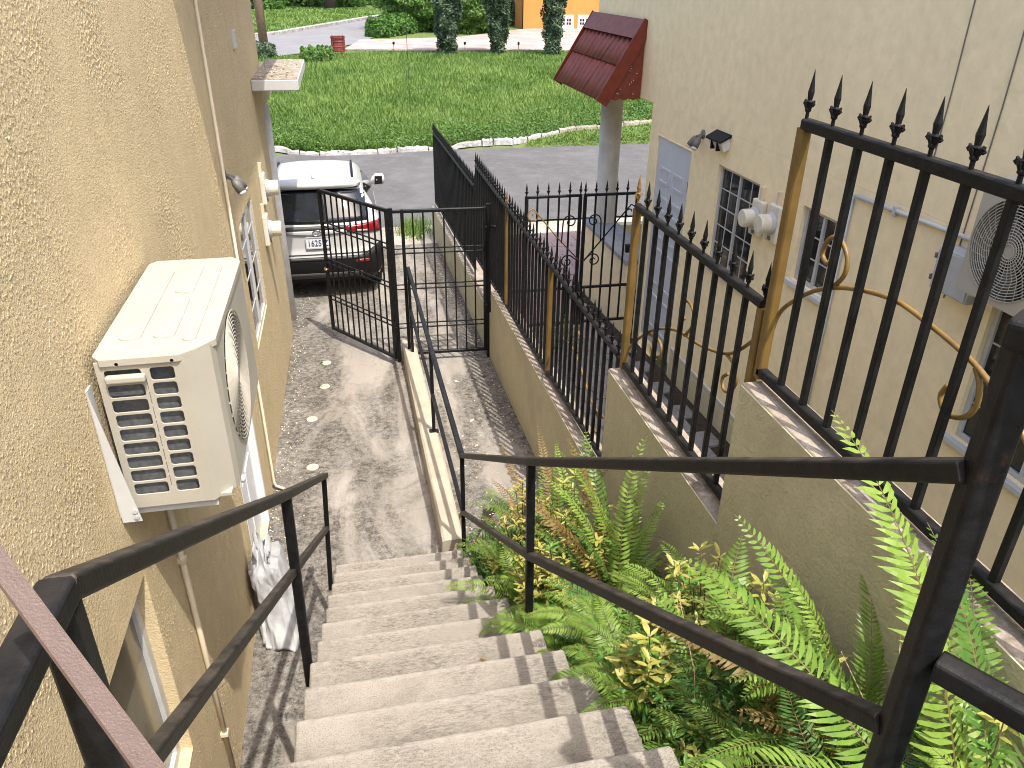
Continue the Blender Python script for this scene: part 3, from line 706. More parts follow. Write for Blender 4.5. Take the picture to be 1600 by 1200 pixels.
scrolls(F1, [(2.54, 2.76), (2.5, 2.86), (2.36, 2.98), (2.23, 3.05), (2.08, 3.1), (1.91, 3.13), (1.76, 3.12), (1.62, 3.1), (1.51, 3.07), (1.35, 2.99), (1.2, 2.88)],
        [(2.23, 3.05), (2.18, 3.11), (2.18, 3.17), (2.22, 3.21), (2.27, 3.22), (2.31, 3.19), (2.32, 3.14), (2.28, 3.12), (2.255, 3.145)],
        [(1.55, 3.08), (1.52, 3.04), (1.51, 2.98), (1.54, 2.93), (1.6, 2.91), (1.635, 2.945), (1.62, 2.99)])
F2 = fence('middle fence section with gold end post and curled gold scroll', 2.60, 4.075, 2.84, 2.845, 1.85, 1.85, .1475, (4.075, 2.56), .038)
scrolls(F2, [(4.05, 1.97), (3.91, 2.10), (3.73, 2.23), (3.52, 2.33), (3.36, 2.38), (3.2, 2.40), (3.06, 2.43), (2.9, 2.48), (2.79, 2.54), (2.68, 2.64), (2.60, 2.72)],
        [(3.32, 2.38), (3.25, 2.46), (3.25, 2.53), (3.32, 2.565), (3.39, 2.53), (3.4, 2.475), (3.345, 2.46)],
        [(2.87, 2.49), (2.78, 2.47), (2.75, 2.41), (2.79, 2.34), (2.85, 2.32), (2.875, 2.365), (2.83, 2.41)],
        [(3.80, 2.18), (3.63, 2.21), (3.58, 2.16), (3.62, 2.09), (3.71, 2.08), (3.73, 2.13)])
F3 = fence('long fence section beside the wire gate, stepping down to the driveway', 4.18, 9.80, 1.86, 1.84, .98, .62, .135, (5.92, 7.80), .034)
scrolls(F3, [(5.85, 1.10), (5.6, 1.32), (5.3, 1.40), (5.0, 1.34), (4.7, 1.22), (4.4, 1.26), (4.2, 1.42)], [(5.2, 1.39), (5.05, 1.48), (5.08, 1.58), (5.2, 1.59), (5.22, 1.50)], [(4.62, 1.22), (4.5, 1.14), (4.55, 1.05), (4.66, 1.07), (4.64, 1.15)])
F4 = fence('farthest fence section reaching the road', 9.94, 14.72, 1.545, 1.39, .42, .10, .135, (), .034)

# ------------------------------------------------------------------ wire gates in the driveway
def wire_panel(T, p0, p1, z0, z1, nv, bands, fw=.038):
    p0, p1 = Vector((*p0, 0)), Vector((*p1, 0)); d = (p1-p0); n = d.length
    P = lambda t, z: p0+d*t+Vector((0, 0, z))
    ax = (-d.y, d.x, 0)
    for t in (0, 1): MB().bar(P(t, z0), P(t, z1), fw, fw, ax).build('stile', 'iron', T)
    e = fw/2/n
    for z in (z0+fw/2, z1-fw/2): MB().bar(P(e, z), P(1-e, z), fw, fw).build('frame_rail', 'iron', T)
    for i in range(1, nv): MB().bar(P(i/nv, z0+fw), P(i/nv, z1-fw), .017, .017, ax).build('bar', 'iron', T)
    off = Vector(ax).normalized()*.010
    for z in bands:
        for dz in (-.028, .028): MB().bar(P(e, z+dz)+off, P(1-e, z+dz)+off, .015, .015).build('cross_bar', 'iron', T)
    return P
GL = thing('wire_gate', (.0, 8.9, -.15), 'open black wire gate leaf standing behind the white car', 'gate', 'wire gates')
P = wire_panel(GL, (.355, 8.40), (-.375, 9.42), -.10, 1.72, 11, (.36, .84, 1.30))
MB().lathe([(.012, 0), (.012, .02), (.026, .03), (.03, .045), (.02, .058), (0, .06)], 12, (-.385, 9.375, .72), 'y').build('knob', 'brass', GL, smooth=True)
o = GL.children[-1]; o.rotation_euler = (0, 0, 0)
for z in (.2, 1.4): MB().lathe([(.014, z), (.014, z+.09)], 10, (.385, 8.43, 0)).build('hinge', 'iron', GL)
GF = thing('wire_gate', (1.0, 8.46, -.15), 'closed black wire gate panel standing across the narrow path', 'gate', 'wire gates')
MB().bar((.405, 8.49, -.22), (.405, 8.49, 1.70), .044, .044, (1, 0, 0)).build('gate_post', 'iron', GF)
MB().bar((1.565-.07, 8.43, -.22), (1.565-.07, 8.43, 1.72), .048, .048, (1, 0, 0)).build('gate_post', 'iron', GF)
wire_panel(GF, (.53, 8.485), (1.455, 8.445), -.10, 1.68, 8, (.28, .77, 1.20))
MB().bar((.425, 8.49, 1.66), (.515, 8.487, 1.66), .036, .036).build('frame_rail', 'iron', GF)
for z in (.28, .77, 1.2):
    for dz in (-.028, .028): MB().bar((.427, 8.49, z+dz), (.512, 8.487, z+dz), .012, .012).build('cross_bar', 'iron', GF)
MB().bar((1.46, 8.43, .50), (1.60, 8.43, .50), .03, .03).build('wall_tie', 'iron', GF)
MB().bar((1.46, 8.43, 1.45), (1.585, 8.43, 1.45), .03, .03).build('wall_tie', 'iron', GF)

# ------------------------------------------------------------------ right building
XR = 3.45
RB = thing('house', (6, 6, 0), 'cream rendered house with grey door and red tiled awning on the right', 'house')
dh = rect(7.50, 8.45, -.2, 2.42); w1 = rect(6.07, 6.88, 1.46, 2.42); w2 = rect(4.84, 5.36, 1.83, 2.43); w3 = rect(2.35, 3.36, 1.55, 2.42)
plate(rect(-1.5, 8.70, -.6, 2.72), [dh, w1, w2, w3], .2, lambda u, v, w_: (XR+w_, u, v)).build('wall', 'cream', RB)
plate(rect(-1.5, 10.95, 2.721, 6.3), [], .2, lambda u, v, w_: (XR+w_, u, v)).build('wall', 'cream', RB)
MB().box(XR+.2, 12, 8.5, 8.69, -.6, 2.72).build('wall', 'cream', RB)
MB().box(XR+.2, 12, 10.75, 10.94, 2.721, 6.3).build('wall', 'cream', RB)
MB().box(XR+.2, 12, 8.70, 10.74, 2.73, 2.9).build('floor_slab', 'cream', RB)
MB().box(XR-.05, 12.5, -1.6, 11.2, 6.31, 6.45).build('roof', 'red', RB)
MB().box(XR-.012, XR, 4.0, 7.45, .20, .23).build('skirting', 'housewhite', RB)
MB().box(XR-.010, XR, -1, 7.45, -.4, .19).build('plinth', 'olive', RB)
MB().lathe([(.15, -.6), (.15, 2.73)], 28, (3.62, 10.62, 0)).build('column', 'column', RB, smooth=True)
# door
D = MB().box(XR+.008, XR+.05, 7.515, 8.435, .0, 2.405).build('door', 'door', RB, bevel=.003)
for a in (7.64, 8.02):
    for z0, z1 in ((.2, .62), (.74, 1.18), (1.30, 1.46), (1.60, 1.78), (1.92, 2.10)):
        m = plate(rrect(a, a+.30, z0, z1, .02), [rrect(a+.03, a+.27, z0+.03, z1-.03, .015)], .008, lambda u, v, w_: (XR+.0075-w_, u, v), .002); m.build('door_panel', 'door', D)
m = MB(); m.box(XR-.004, XR+.12, 7.50, 7.512, 0, 2.42); m.box(XR-.004, XR+.12, 8.438, 8.45, 0, 2.42); m.box(XR-.004, XR+.12, 7.512, 8.438, 2.408, 2.42); m.build('door_frame', 'cream', D)
for z in (.4, 1.2, 2.0): MB().box(XR-.004, XR+.01, 7.512, 7.53, z, z+.1).build('hinge', 'darkgrey', D)
def barred(y0, y1, z0, z1, nt_, ncol=4):
    W = window(RB, XR, y0, y1, z0, z1, -1, 'alu', 'pane', ((y0+y1)/2,), tuple(z0+.045+(z1-z0-.09)*k/nt_ for k in range(1, nt_)), .032, .03, sill='housewhite', thin=((y0*3+y1)/4, (y0+3*y1)/4))
barred(6.07, 6.88, 1.46, 2.42, 5); barred(4.84, 5.36, 1.83, 2.43, 3, 3); barred(2.35, 3.36, 1.55, 2.42, 4)
# conduits
MB().tube([(XR-.018, 4.74, 2.66), (XR-.018, 3.35, 2.70)], .015, 8).build('conduit', 'housewhite', RB, smooth=True)
MB().tube([(XR-.018, 4.76, 2.64), (XR-.018, 4.78, .3)], .013, 8).build('conduit', 'grey', RB, smooth=True)
for y, z in ((4.3, 2.67), (3.8, 2.69)): MB().box(XR-.036, XR, y-.012, y+.012, z-.03, z+.03).build('clip', 'grey', RB)
for y in (4.12, 3.72): MB().tube([(XR-.004, y, 5.0), (XR-.004, y-.02, 3.4), (XR-.004, y-.0, 2.3)], .004, 5).build('wire', 'darkgrey', RB)
# red awning of corrugated sheet tiles
AW = []
aY0, aY1, aX0, aZ0, aX1, aZ1 = 9.10, 11.10, XR-.01, 3.52, 2.95, 2.70
def awn(t, y, off=0):      # t 0 top .. 1 eave
    nx_, nz_ = -(aZ0-aZ1), (aX0-aX1); l = math.hypot(nx_, nz_)
    return (aX0+(aX1-aX0)*t+off*nx_/l, y, aZ0+(aZ1-aZ0)*t+off*nz_/l)
AWN = MB()
AWN.add([awn(0, aY0, -.02), awn(0, aY1, -.02), awn(1, aY1, -.02), awn(1, aY0, -.02), awn(0, aY0, -.005), awn(0, aY1, -.005), awn(1, aY1, -.005), awn(1, aY0, -.005)], [(0, 1, 2, 3), (7, 6, 5, 4), (0, 4, 5, 1), (1, 5, 6, 2), (2, 6, 7, 3), (3, 7, 4, 0)])
A_ = AWN.build('awning', 'red', RB)
def tile_row(t0, t1, y0, y1, lift):
    m = MB(); n = max(8, int((y1-y0)/.028)); 
    for t in (t0, t1):
        for i in range(n+1):
            y = y0+(y1-y0)*i/n; m.v.append(awn(t, y, .014+.012*math.sin(2*math.pi*(y-aY0)/.17)+lift*(t == t1)))
    for i in range(n): m.f.append((i, i+1, n+2+i, n+1+i))
    o = m.build('roof_tile', 'red', A_, smooth=True); sd = o.modifiers.new('s', 'SOLIDIFY'); sd.thickness = .008; sd.offset = -1
    return o
for r_, (t0, t1) in enumerate(((.20, .56), (.53, 1.02))):
    for k in range(3):
        ya = aY0+.03+k*(aY1-aY0-.06)/3; tile_row(t0, t1, ya, ya+(aY1-aY0-.06)/3-.004, .014)
MB().add([awn(-.02, aY0-.02, .03), awn(-.02, aY1+.02, .03), awn(.22, aY1+.02, .034), awn(.22, aY0-.02, .034), awn(-.02, aY0-.02, .042), awn(-.02, aY1+.02, .042), awn(.22, aY1+.02, .046), awn(.22, aY0-.02, .046)], [(0, 1, 2, 3), (7, 6, 5, 4), (0, 4, 5, 1), (1, 5, 6, 2), (2, 6, 7, 3), (3, 7, 4, 0)]).build('ridge_sheet', 'red', A_)
for y in (aY0-.018, aY1+.004):
    MB().add([awn(-.03, y, .05), awn(1.03, y, .05), awn(1.03, y, -.10), awn(-.03, y, -.10), awn(-.03, y+.014, .05), awn(1.03, y+.014, .05), awn(1.03, y+.014, -.10), awn(-.03, y+.014, -.10)], [(0, 1, 2, 3), (7, 6, 5, 4), (0, 4, 5, 1), (1, 5, 6, 2), (2, 6, 7, 3), (3, 7, 4, 0)]).build('fascia', 'redfascia', A_)
    # corrugated cheek below the fascia
    m = MB(); n = 14
    for i in range(n+1):
        t = i/n; x = aX0-(aX0-aX1)*.80*t; zt = aZ0-.14-(aZ0-aZ1)*.80*t; m.v += [(x, y+.03, zt), (x, y+.03, 2.70+.012*math.sin(t*22))]
    for i in range(n): m.f.append((2*i, 2*i+1, 2*i+3, 2*i+2))
    o = m.build('cheek', 'red', A_); sd = o.modifiers.new('s', 'SOLIDIFY'); sd.thickness = .006
for k in range(12):
    t = random.random(); x = aX0-.05-t*.25; z = 2.76+random.random()*max(.05, (.5-t*.45))
    MB().lathe([(.007, 0), (.004, -.004)], 6, (x, aY0+.005, z), 'y').build('rivet', 'white', A_)
# flood light, solar lamp, meters, box, right air conditioner
wall_light((XR, 7.30, 2.62), -1, 'dark grey twin-head flood light between the grey door and window')
SO = thing('solar_lamp', (XR, 6.86, 2.58), 'black solar wall lamp above the barred window', 'wall lamp')
m = MB(); m.add([(XR, 6.70, 2.72), (XR, 7.02, 2.72), (XR-.11, 7.02, 2.66), (XR-.11, 6.70, 2.66), (XR, 6.70, 2.695), (XR, 7.02, 2.695), (XR-.11, 7.02, 2.64), (XR-.11, 6.70, 2.64)], [(0, 1, 2, 3), (7, 6, 5, 4), (0, 4, 5, 1), (1, 5, 6, 2), (2, 6, 7, 3), (3, 7, 4, 0)]); m.build('hood', 'carblack', SO, bevel=.005)
m = MB(); m.add([(XR, 6.72, 2.694), (XR, 7.0, 2.694), (XR-.09, 7.0, 2.642), (XR-.09, 6.72, 2.642), (XR, 6.72, 2.58), (XR, 7.0, 2.58), (XR-.05, 7.0, 2.56), (XR-.05, 6.72, 2.56)], [(0, 1, 2, 3), (7, 6, 5, 4), (0, 4, 5, 1), (1, 5, 6, 2), (2, 6, 7, 3), (3, 7, 4, 0)]); m.build('diffuser', 'lens', SO, bevel=.004)
for y in (6.80, 6.92): MB().box(XR-.095, XR, y-.006, y+.006, 2.56, 2.645).build('divider', 'carblack', SO)
meter((XR, 5.98, 2.16), -1, 'cream round meter on the cream wall right beside the barred window', 'meters on the cream wall')
meter((XR, 5.70, 2.19), -1, 'cream round meter on the cream wall, the one nearer to us', 'meters on the cream wall')
EB = MB().box(XR-.13, XR, 3.42, 3.72, 2.38, 2.63).build('electrical_box', 'grey', at=(XR, 3.57, 2.38), bevel=.006)
tag(EB, 'grey steel electrical box on the cream wall under the conduit', 'electrical box')
MB().box(XR-.138, XR-.13, 3.43, 3.71, 2.39, 2.62).build('lid', 'grey', EB, bevel=.003)
for z in (2.43, 2.56): MB().box(XR-.14, XR-.12, 3.715, 3.73, z, z+.03).build('latch', 'darkgrey', EB)
A2 = aircon('white air conditioner unit on the cream wall at the right edge', XR-.03, XR-.32, 2.40, 3.34, 2.54, 3.12, -1, fanpos=.70)

# neighbour yard: pavers, low porch wall, gate
YD = sheet('yard', lambda y: (1.68, 3.45) if y < 8.7 else (1.6, 8.0), [-1.5, 2, 4.7, 6, 8, 8.69, 8.71, 11, 14.2], -.012, 'soil')
def paver_field(x0, x1, y0, y1, sx, sy, mat, zoff, stag=True):
    me = MB().box(-sx/2+.004, sx/2-.004, -sy/2+.004, sy/2-.004, -.02, 0).mesh('paver'); me.materials.append(M[mat])
    j = 0; y = y0+sy/2
    while y < y1:
        x = x0+sx/2+(sx/2 if (stag and j % 2) else 0)
        while x < x1-sx*.3:
            o = link('paver', me, None, YD, (x, y, gz(y)+zoff+random.uniform(-.003, .003))); o.rotation_euler = (random.uniform(-.006, .006)-.05, random.uniform(-.006, .006), random.uniform(-.01, .01)); x += sx
        y += sy; j += 1
paver_field(1.70, 3.33, 8.75, 10.79, .34, .34, 'paver', .012)
paver_field(1.70, 6.6, 10.79, 14.1, .34, .34, 'paver', .012)
paver_field(1.70, 3.40, 4.3, 8.74, .30, .30, 'yardpaver', .010)
PWL = thing('porch_wall', (3.5, 9.7, 0), 'cream low porch wall with grey ledge below the round column', 'wall')
MB().box(3.36, 3.50, 8.86, 10.72, -.5, .74).build('wall_face', 'cream', PWL)
MB().box(3.33, 3.78, 8.84, 10.76, .741, .80).build('ledge', 'greywash', PWL, bevel=.006)
MB().box(3.50, 7.0, 10.55, 10.70, -.5, .74).build('wall_face', 'cream', PWL)
for i, (label, x0, x1, nb) in enumerate((('black spear-topped gate leaf hung beside the cream house', 2.74, 3.40, 4), ('black spear-topped gate leaf hung beside the fence', 2.02, 2.68, 4))):
    N_ = thing('iron_gate', ((x0+x1)/2, 8.80, 0), label, 'gate', 'spear-topped gate leaves')
    y = 8.80; z0, z1 = .0, 1.67
    for x in (x0, x1): MB().bar((x, y, z0), (x, y, z1+.015), .040, .040, (1, 0, 0)).build('stile', 'iron', N_)
    for z in (z0+.03, .50, z1): MB().bar((x0+.02, y, z), (x1-.02, y, z), .032, .032).build('gate_rail', 'iron', N_)
    for k in range(0, nb+2):
        x = x0+(x1-x0)*k/(nb+1)
        if 0 < k <= nb: o = MB().bar((x, y, z0+.03), (x, y, z1), .022, .022, (1, 0, 0)).build('baluster', 'iron', N_)
        put('finial', FIN, None, N_, (x, y, z1+.012))
    s = 1 if i == 0 else -1; xm = x0 if i == 0 else x1; yy = y-.022
    MB().tube([(xm+s*(-.02 if i else .02), yy, .86), (xm+s*.30, yy, 1.20), (xm+s*.48, yy, 1.42), (xm+s*.58, yy, 1.54)]+spiral((xm+s*.57, 1.45), .09, 1.2, R(80 if s > 0 else 100), -s, 18, 'xz', yy), .0085, 6).build('scroll', 'gold' if i else 'iron', N_, smooth=True)
    MB().tube([(xm+s*.22, yy, 1.10)]+spiral((xm+s*.12, 1.36), .09, 1.25, R(-10 if s > 0 else 190), s, 18, 'xz', yy), .0085, 6).build('scroll', 'iron', N_, smooth=True)
    MB().tube([(xm+s*.03, yy, .88)]+spiral((xm+s*.14, .86), .085, 1.25, R(120 if s > 0 else 60), -s, 18, 'xz', yy), .0085, 6).build('scroll', 'iron', N_, smooth=True)
    if i == 0: MB().box(3.30, 3.44, y-.03, y+.03, .93, 1.03).build('lock_box', 'carblack', N_, bevel=.004)
GP = MB().bar((1.78, 8.80, -.1), (1.78, 8.80, 1.60), .05, .05, (1, 0, 0)).build('gate_post', 'iron', at=(1.78, 8.8, -.1)); tag(GP, 'black square gate post between the fence and the spear-topped gate', 'gate post')
for z in (.5, 1.45): MB().bar((1.80, 8.8, z), (2.0, 8.8, z), .03, .03).build('tie_bar', 'iron', GP)

# ------------------------------------------------------------------ car
def car(label, cx, yr, gzr, slope, mats, plate_text=None):
    C_ = thing('car', (0, 0, 0), label, 'car')
    pz = [(.24, .14, .80), (.30, .08, .87), (.40, .02, .905), (.55, 0, .925), (.66, .005, .928), (.73, .045, .925), (.80, .055, .925), (.95, .05, .925), (1.06, .055, .915), (1.12, .085, .90), (1.16, .12, .885),
          (1.30, .22, .82), (1.45, .34, .745), (1.56, .43, .69), (1.62, .40, .655), (1.655, .46, .61), (1.68, .70, .52), (1.69, 1.2, .3)]
    Z = np.array([p[0] for p in pz]); DR = np.array([p[1] for p in pz]); WH = np.array([p[2] for p in pz])
    fr_ = np.interp(Z, [.24, .5, .8, 1.0, 1.1, 1.2, 1.5, 1.6, 1.69], [4.45, 4.6, 4.58, 4.35, 3.55, 3.38, 2.80, 2.62, 2.2])
    nq = 3.2
    def dsurf(x, z):
        w_ = np.interp(z, Z, WH); t = min(.999, abs(x)/w_); return np.interp(z, Z, DR)+.36*(1-(1-t**nq)**(1/nq))
    def Wd(x, d, z): return (cx+x, yr+d*math.cos(slope)+z*math.sin(slope)*0, gzr+z-d*math.sin(slope))
    ring = 14
    mb = MB()
    ts = [math.sin(math.pi/2*k/ring) for k in range(ring+1)]
    ncol = None
    for z, dr, wh, ff in zip(Z, DR, WH, fr_):
        pts = []
        for t in [-a for a in ts[::-1]]+ts[1:]: pts.append((t*wh, dr+.36*(1-(1-min(.9999, abs(t))**nq)**(1/nq)), z))
        for q in range(1, 12): pts.append((wh*(1-.02*(q > 8)), dr+.36+(ff-.5-dr-.36)*q/11, z))
        for t in ts[::-1]+[-a for a in ts[1:]]: pts.append((t*wh*.98, ff-.5*(1-(1-min(.9999, abs(t))**nq)**(1/nq)), z))
        for q in range(10, 0, -1): pts.append((-wh, dr+.36+(ff-.5-dr-.36)*q/11, z))
        ncol = len(pts); mb.v += [Wd(*p) for p in pts]
    nl = len(Z)
    for j in range(nl-1):
        for i in range(ncol): mb.f.append((j*ncol+i, j*ncol+(i+1) % ncol, (j+1)*ncol+(i+1) % ncol, (j+1)*ncol+i))
    mb.f += [tuple(range(ncol-1, -1, -1)), tuple(range((nl-1)*ncol, nl*ncol))]
    body = mb.build('body', mats, C_, smooth=True)
    def patch(name, mat, outline_lo, outline_hi, x0, x1, off, n=20, m=6, parent=None, thick=.006):
        """strip between two curves z=lo(x), z=hi(x) laid on the rear surface"""
        b = MB()
        for i in range(n+1):
            x = x0+(x1-x0)*i/n
            for j in range(m+1):
                z = outline_lo(x)+(outline_hi(x)-outline_lo(x))*j/m; b.v.append(Wd(x, dsurf(x, z)-off, z))
        for i in range(n):
            for j in range(m): a = i*(m+1)+j; b.f.append((a, a+1, a+m+2, a+m+1))
        o = b.build(name, mat, parent or C_, smooth=True)
        sd = o.modifiers.new('s', 'SOLIDIFY'); sd.thickness = thick; sd.offset = 0
        return o
    K = lambda v: (lambda x: v)
    patch('rear_window', 'carglass', lambda x: 1.125+.02*abs(x), lambda x: 1.555-.03*(x/.7)**2, -.72, .72, .006)
    patch('spoiler', mats, K(1.575), lambda x: 1.655-.05*(x/.66)**2, -.655, .655, .05, thick=.03)
    patch('spoiler_shadow_strip', 'carblack', K(1.553), K(1.572), -.62, .62, .012)
    for s in (-1, 1):
        lo = lambda x: .985+.05*max(0, 1-abs(abs(x)-.85)/.45); hi = lambda x: 1.09+.03*((abs(x)-.42)/.5)
        a, b = (.42, .905) if s > 0 else (-.905, -.42)
        L_ = patch('tail_light', 'carred', lambda x: .965+.06*(.92-abs(x)), hi, a, b, .010, 14, 4, thick=.012)
        a, b = (.55, .74) if s > 0 else (-.74, -.55)
        patch('reverse_lens', 'carclear', lambda x: .985+.05*(.92-abs(x)), lambda x: 1.015+.03*(.92-abs(x)), a, b, .018, 6, 2, L_)
        a, b = (.52, .74) if s > 0 else (-.74, -.52)
        patch('reflector', 'carred', K(.555), K(.60), a, b, .03, 6, 2)
    patch('garnish', mats, lambda x: .975+.02*(abs(x)/.4)**2, lambda x: 1.04, -.42, .42, .016, 14, 3)
    patch('garnish_shadow_line', 'cargrey', lambda x: 1.044, lambda x: 1.10, -.42, .42, .008, 14, 2)
    patch('bumper', 'carblack', lambda x: .26, lambda x: .66+.16*max(0, (abs(x)-.62)/.3), -.90, .90, .018, 26, 5, thick=.02)
    patch('skid_strip', 'cargrey', K(.33), K(.42), -.6, .6, .032, 16, 2)
    patch('bumper_trim', 'cargrey', K(.615), K(.655), -.62, .62, .032, 16, 2)
    for s in (-1, 1):
        patch('panel_gap', 'carblack', K(.70), K(1.0), s*.735-.004, s*.735+.004, .008, 2, 8, thick=.003)
    patch('panel_gap', 'carblack', K(.688), K(.70), -.735, .735, .0075, 20, 2, thick=.003)
    # plate, emblem, wiper
    py = dsurf(0, .86)
    PL = MB().box(cx-.165, cx+.165, yr+py-.022, yr+py-.010, gzr+.785, gzr+.945).build('number_plate', 'plate', C_, bevel=.006)
    fm = plate(rrect(-.172, .172, -.088, .088, .015), [rrect(-.158, .158, -.072, .072, .012)], .012, lambda u, v, w_: (cx+u, yr+py-.016-w_, gzr+.865+v)); fm.build('plate_frame', 'grey', PL)
    if plate_text: text_mesh(plate_text, .128, .004, lambda u, v, w_: (cx+u*.78, yr+py-.0225-w_, gzr+.855+v)).build('lettering', 'ink', PL)
    em = MB(); ed = dsurf(0, 1.01)-.026; E_ = lambda a, b, r0, r1, rot=0: [(cx+a+r0*math.cos(2*math.pi*k/24), yr+ed, gzr+1.01+b+r1*math.sin(2*math.pi*k/24)) for k in range(25)]
    em.tube(E_(0, 0, .062, .040), .0045, 6, False); em.tube(E_(0, .004, .022, .036), .0035, 6, False); em.tube(E_(0, .016, .045, .018), .0035, 6, False)
    em.build('emblem', 'chrome', C_, smooth=True)
    MB().tube([Wd(-.02, dsurf(0, 1.16)-.03, 1.155), Wd(-.25, dsurf(.25, 1.17)-.03, 1.165), Wd(-.47, dsurf(.45, 1.17)-.03, 1.165)], [.014, .012, .008], 6).build('wiper', 'carblack', C_, smooth=True)
    for s in (-1, 1):
        pts = [Wd(s*.565, d, z) for d, z in ((.70, 1.668), (.76, 1.695), (1.4, 1.712), (2.0, 1.70), (2.1, 1.67))]
        MB().tube(pts, [.014, .016, .016, .016, .012], 8).build('roof_rail', 'carblack', C_, smooth=True)
        # side glass
        b = MB()
        for q in range(9):
            d = .62+q*.29
            for z in (1.16, 1.52): wv = np.interp(z, Z, WH); zt = min(z, 1.52 if d < 2.5 else 1.52-(d-2.5)*.75); b.v.append(Wd(s*(np.interp(zt, Z, WH)+.004), d, zt))
        for q in range(8): b.f.append((2*q, 2*q+1, 2*q+3, 2*q+2))
        b.build('side_window', 'carglass', C_)
        m = MB(); bx, bd, bz = s*1.00, 3.05, 1.17
        m.tube([Wd(bx-s*.11, bd+.02, bz-.03), Wd(bx-s*.05, bd, bz), Wd(bx+s*.0, bd-.02, bz+.03), Wd(bx+s*.09, bd-.01, bz+.03), Wd(bx+s*.12, bd+.03, bz+.02)], [.03, .075, .105, .10, .02], 14)
        mir = m.build('mirror', mats, C_, smooth=True)
        MB().add([Wd(bx-s*.05, bd-.122, bz-.05), Wd(bx+s*.085, bd-.12, bz-.04), Wd(bx+s*.09, bd-.12, bz+.095), Wd(bx-s*.04, bd-.122, bz+.10)], [(0, 1, 2, 3)]).build('mirror_glass', 'carblack', mir)
        for d in (.88, 3.62):
            W_ = MB().lathe([(.24, -.11), (.34, -.10), (.345, -.02), (.34, .10), (.24, .11)], 28, Wd(s*.79, d, .345), 'x').build('wheel', 'tyre', C_, smooth=True)
            MB().lathe([(.23, .0), (.23, .115*s), (.05, .10*s), (0, .10*s)], 20, Wd(s*.79, d, .345), 'x').build('rim', 'chrome', W_)
            MB().tube([Wd(s*.90, d+.40*math.cos(R(a)), .345+.40*math.sin(R(a))) for a in range(0, 181, 15)], .045, 6).build('arch_cladding', 'carblack', C_, smooth=True)
    MB().tube([Wd(0, .62, 1.675), Wd(0, .70, 1.75), Wd(0, .80, 1.70)], [.02, .012, .02], 6).build('antenna_fin', mats, C_, smooth=True)
    MB().tube([Wd(.62, .01, .76), Wd(.66, .012, .765)], .01, 6).build('badge', 'chrome', C_)
    return C_
CAR = car('white SUV parked in the driveway, rear end facing us', -.53, 11.02, -.315, .05, 'carpaint', '1625 Z')

# ------------------------------------------------------------------ sack, strap, hanging cable
def sack():
    S = thing('sack', (-.70, 4.15, 0), 'white woven sack slumped against the yellow wall beside the stairs', 'sack')
    m = MB(); nu, nv = 72, 44
    for j in range(nv+1):
        t = j/nv
        hw = .215*(1-.30*t)*(1 if t < .82 else max(.55, 1-(t-.82)*2.6)); dp = .13*(1-.35*t)*(1 if t < .85 else max(.35, 1-(t-.85)*4.0))
        cx_ = -.70-.10*t; cy_ = 4.12+.22*t+.05*math.sin(t*5); z = .012+.60*t
        for i in range(nu):
            a = 2*math.pi*i/nu; ca, sa = math.cos(a), math.sin(a)
            r_ = 1+.08*math.sin(4*a+6*t)+.07*abs(math.sin(5*a-9*t+1))+.05*abs(math.sin(9*a+15*t))+.03*math.sin(21*a-9*t)
            e = lambda v: math.copysign(abs(v)**.7, v)
            zz = z+.02*math.sin(7*a+11*t)+(.05*math.sin(3*a+1)+.03*math.sin(8*a) if j > nv-4 else 0); pin = .55 if nv-7 < j < nv-3 else 1
            m.v.append((max(cx_+dp*pin*e(ca)*r_, -.885), cy_+hw*(.8+.2*pin)*e(sa)*r_, zz))
    for j in range(nv):
        for i in range(nu): m.f.append((j*nu+i, j*nu+(i+1) % nu, (j+1)*nu+(i+1) % nu, (j+1)*nu+i))
    m.f.append(tuple(range(nu-1, -1, -1))); m.f.append(tuple(range(nv*nu, (nv+1)*nu)))
    m.build('sack_body', 'bag', S, smooth=True)
sack()

strap = MB(); st1 = MB(); n = 16
p0, p1 = Vector((-0.3429, 0.5896, 3.6302)), Vector((-0.1259, 0.3303, 3.4945))
ax = (p1-p0).normalized(); vd = Vector((0.3463, -0.6796, 0.6467)); sd_ = ax.cross(vd).normalized(); nn = sd_.cross(ax).normalized()
tw = .35
sdv = sd_*math.cos(tw)+nn*math.sin(tw); nv_ = sdv.cross(ax).normalized()
for i in range(n+1):
    t = i/n; c = p0.lerp(p1, t)+nn*(-.02*math.sin(math.pi*t))
    for a, b in ((-.0088, -.0015), (-.0080, .0015), (.0080, .0015), (.0088, -.0015)): strap.v.append(c+sdv*a+nv_*b)
for i in range(n):
    for k in range(4): strap.f.append((i*4+k, i*4+(k+1) % 4, (i+1)*4+(k+1) % 4, (i+1)*4+k))
strap.f += [(0, 1, 2, 3), (n*4+3, n*4+2, n*4+1, n*4)]
SB = strap.build('bag_strap', 'strap', at=p1)
tag(SB, 'pinkish beige leather bag strap crossing the lower left corner', 'strap')
for i in range(150):
    t = (i+.2)/150; t2 = (i+.75)/150
    for s in (-1, 1):
        q = [p0.lerp(p1, u)+nn*(-.02*math.sin(math.pi*u))+sdv*s*.0066+nv_*.0018 for u in (t, t2)]; st1.tube(q, .00035, 4)
o = st1.build('stitching', 'thread', SB); o['kind'] = 'stuff'

HW = MB().tube([(1.62, 20.0, 9.0), (1.60, 20.0, 6), (1.60, 20.02, 3), (1.605, 20.0, .95)], .007, 6).build('hanging_cable', 'rope', at=(1.6, 20, .95))
tag(HW, 'thin dark cable hanging down over the grass bank', 'cable')
MB().tube([(-20, 20, 9.35), (-8, 20, 9.1), (1.62, 20, 9.0), (12, 20, 9.15), (25, 20, 9.5)], .015, 6).build('span_wire', 'rope', HW)

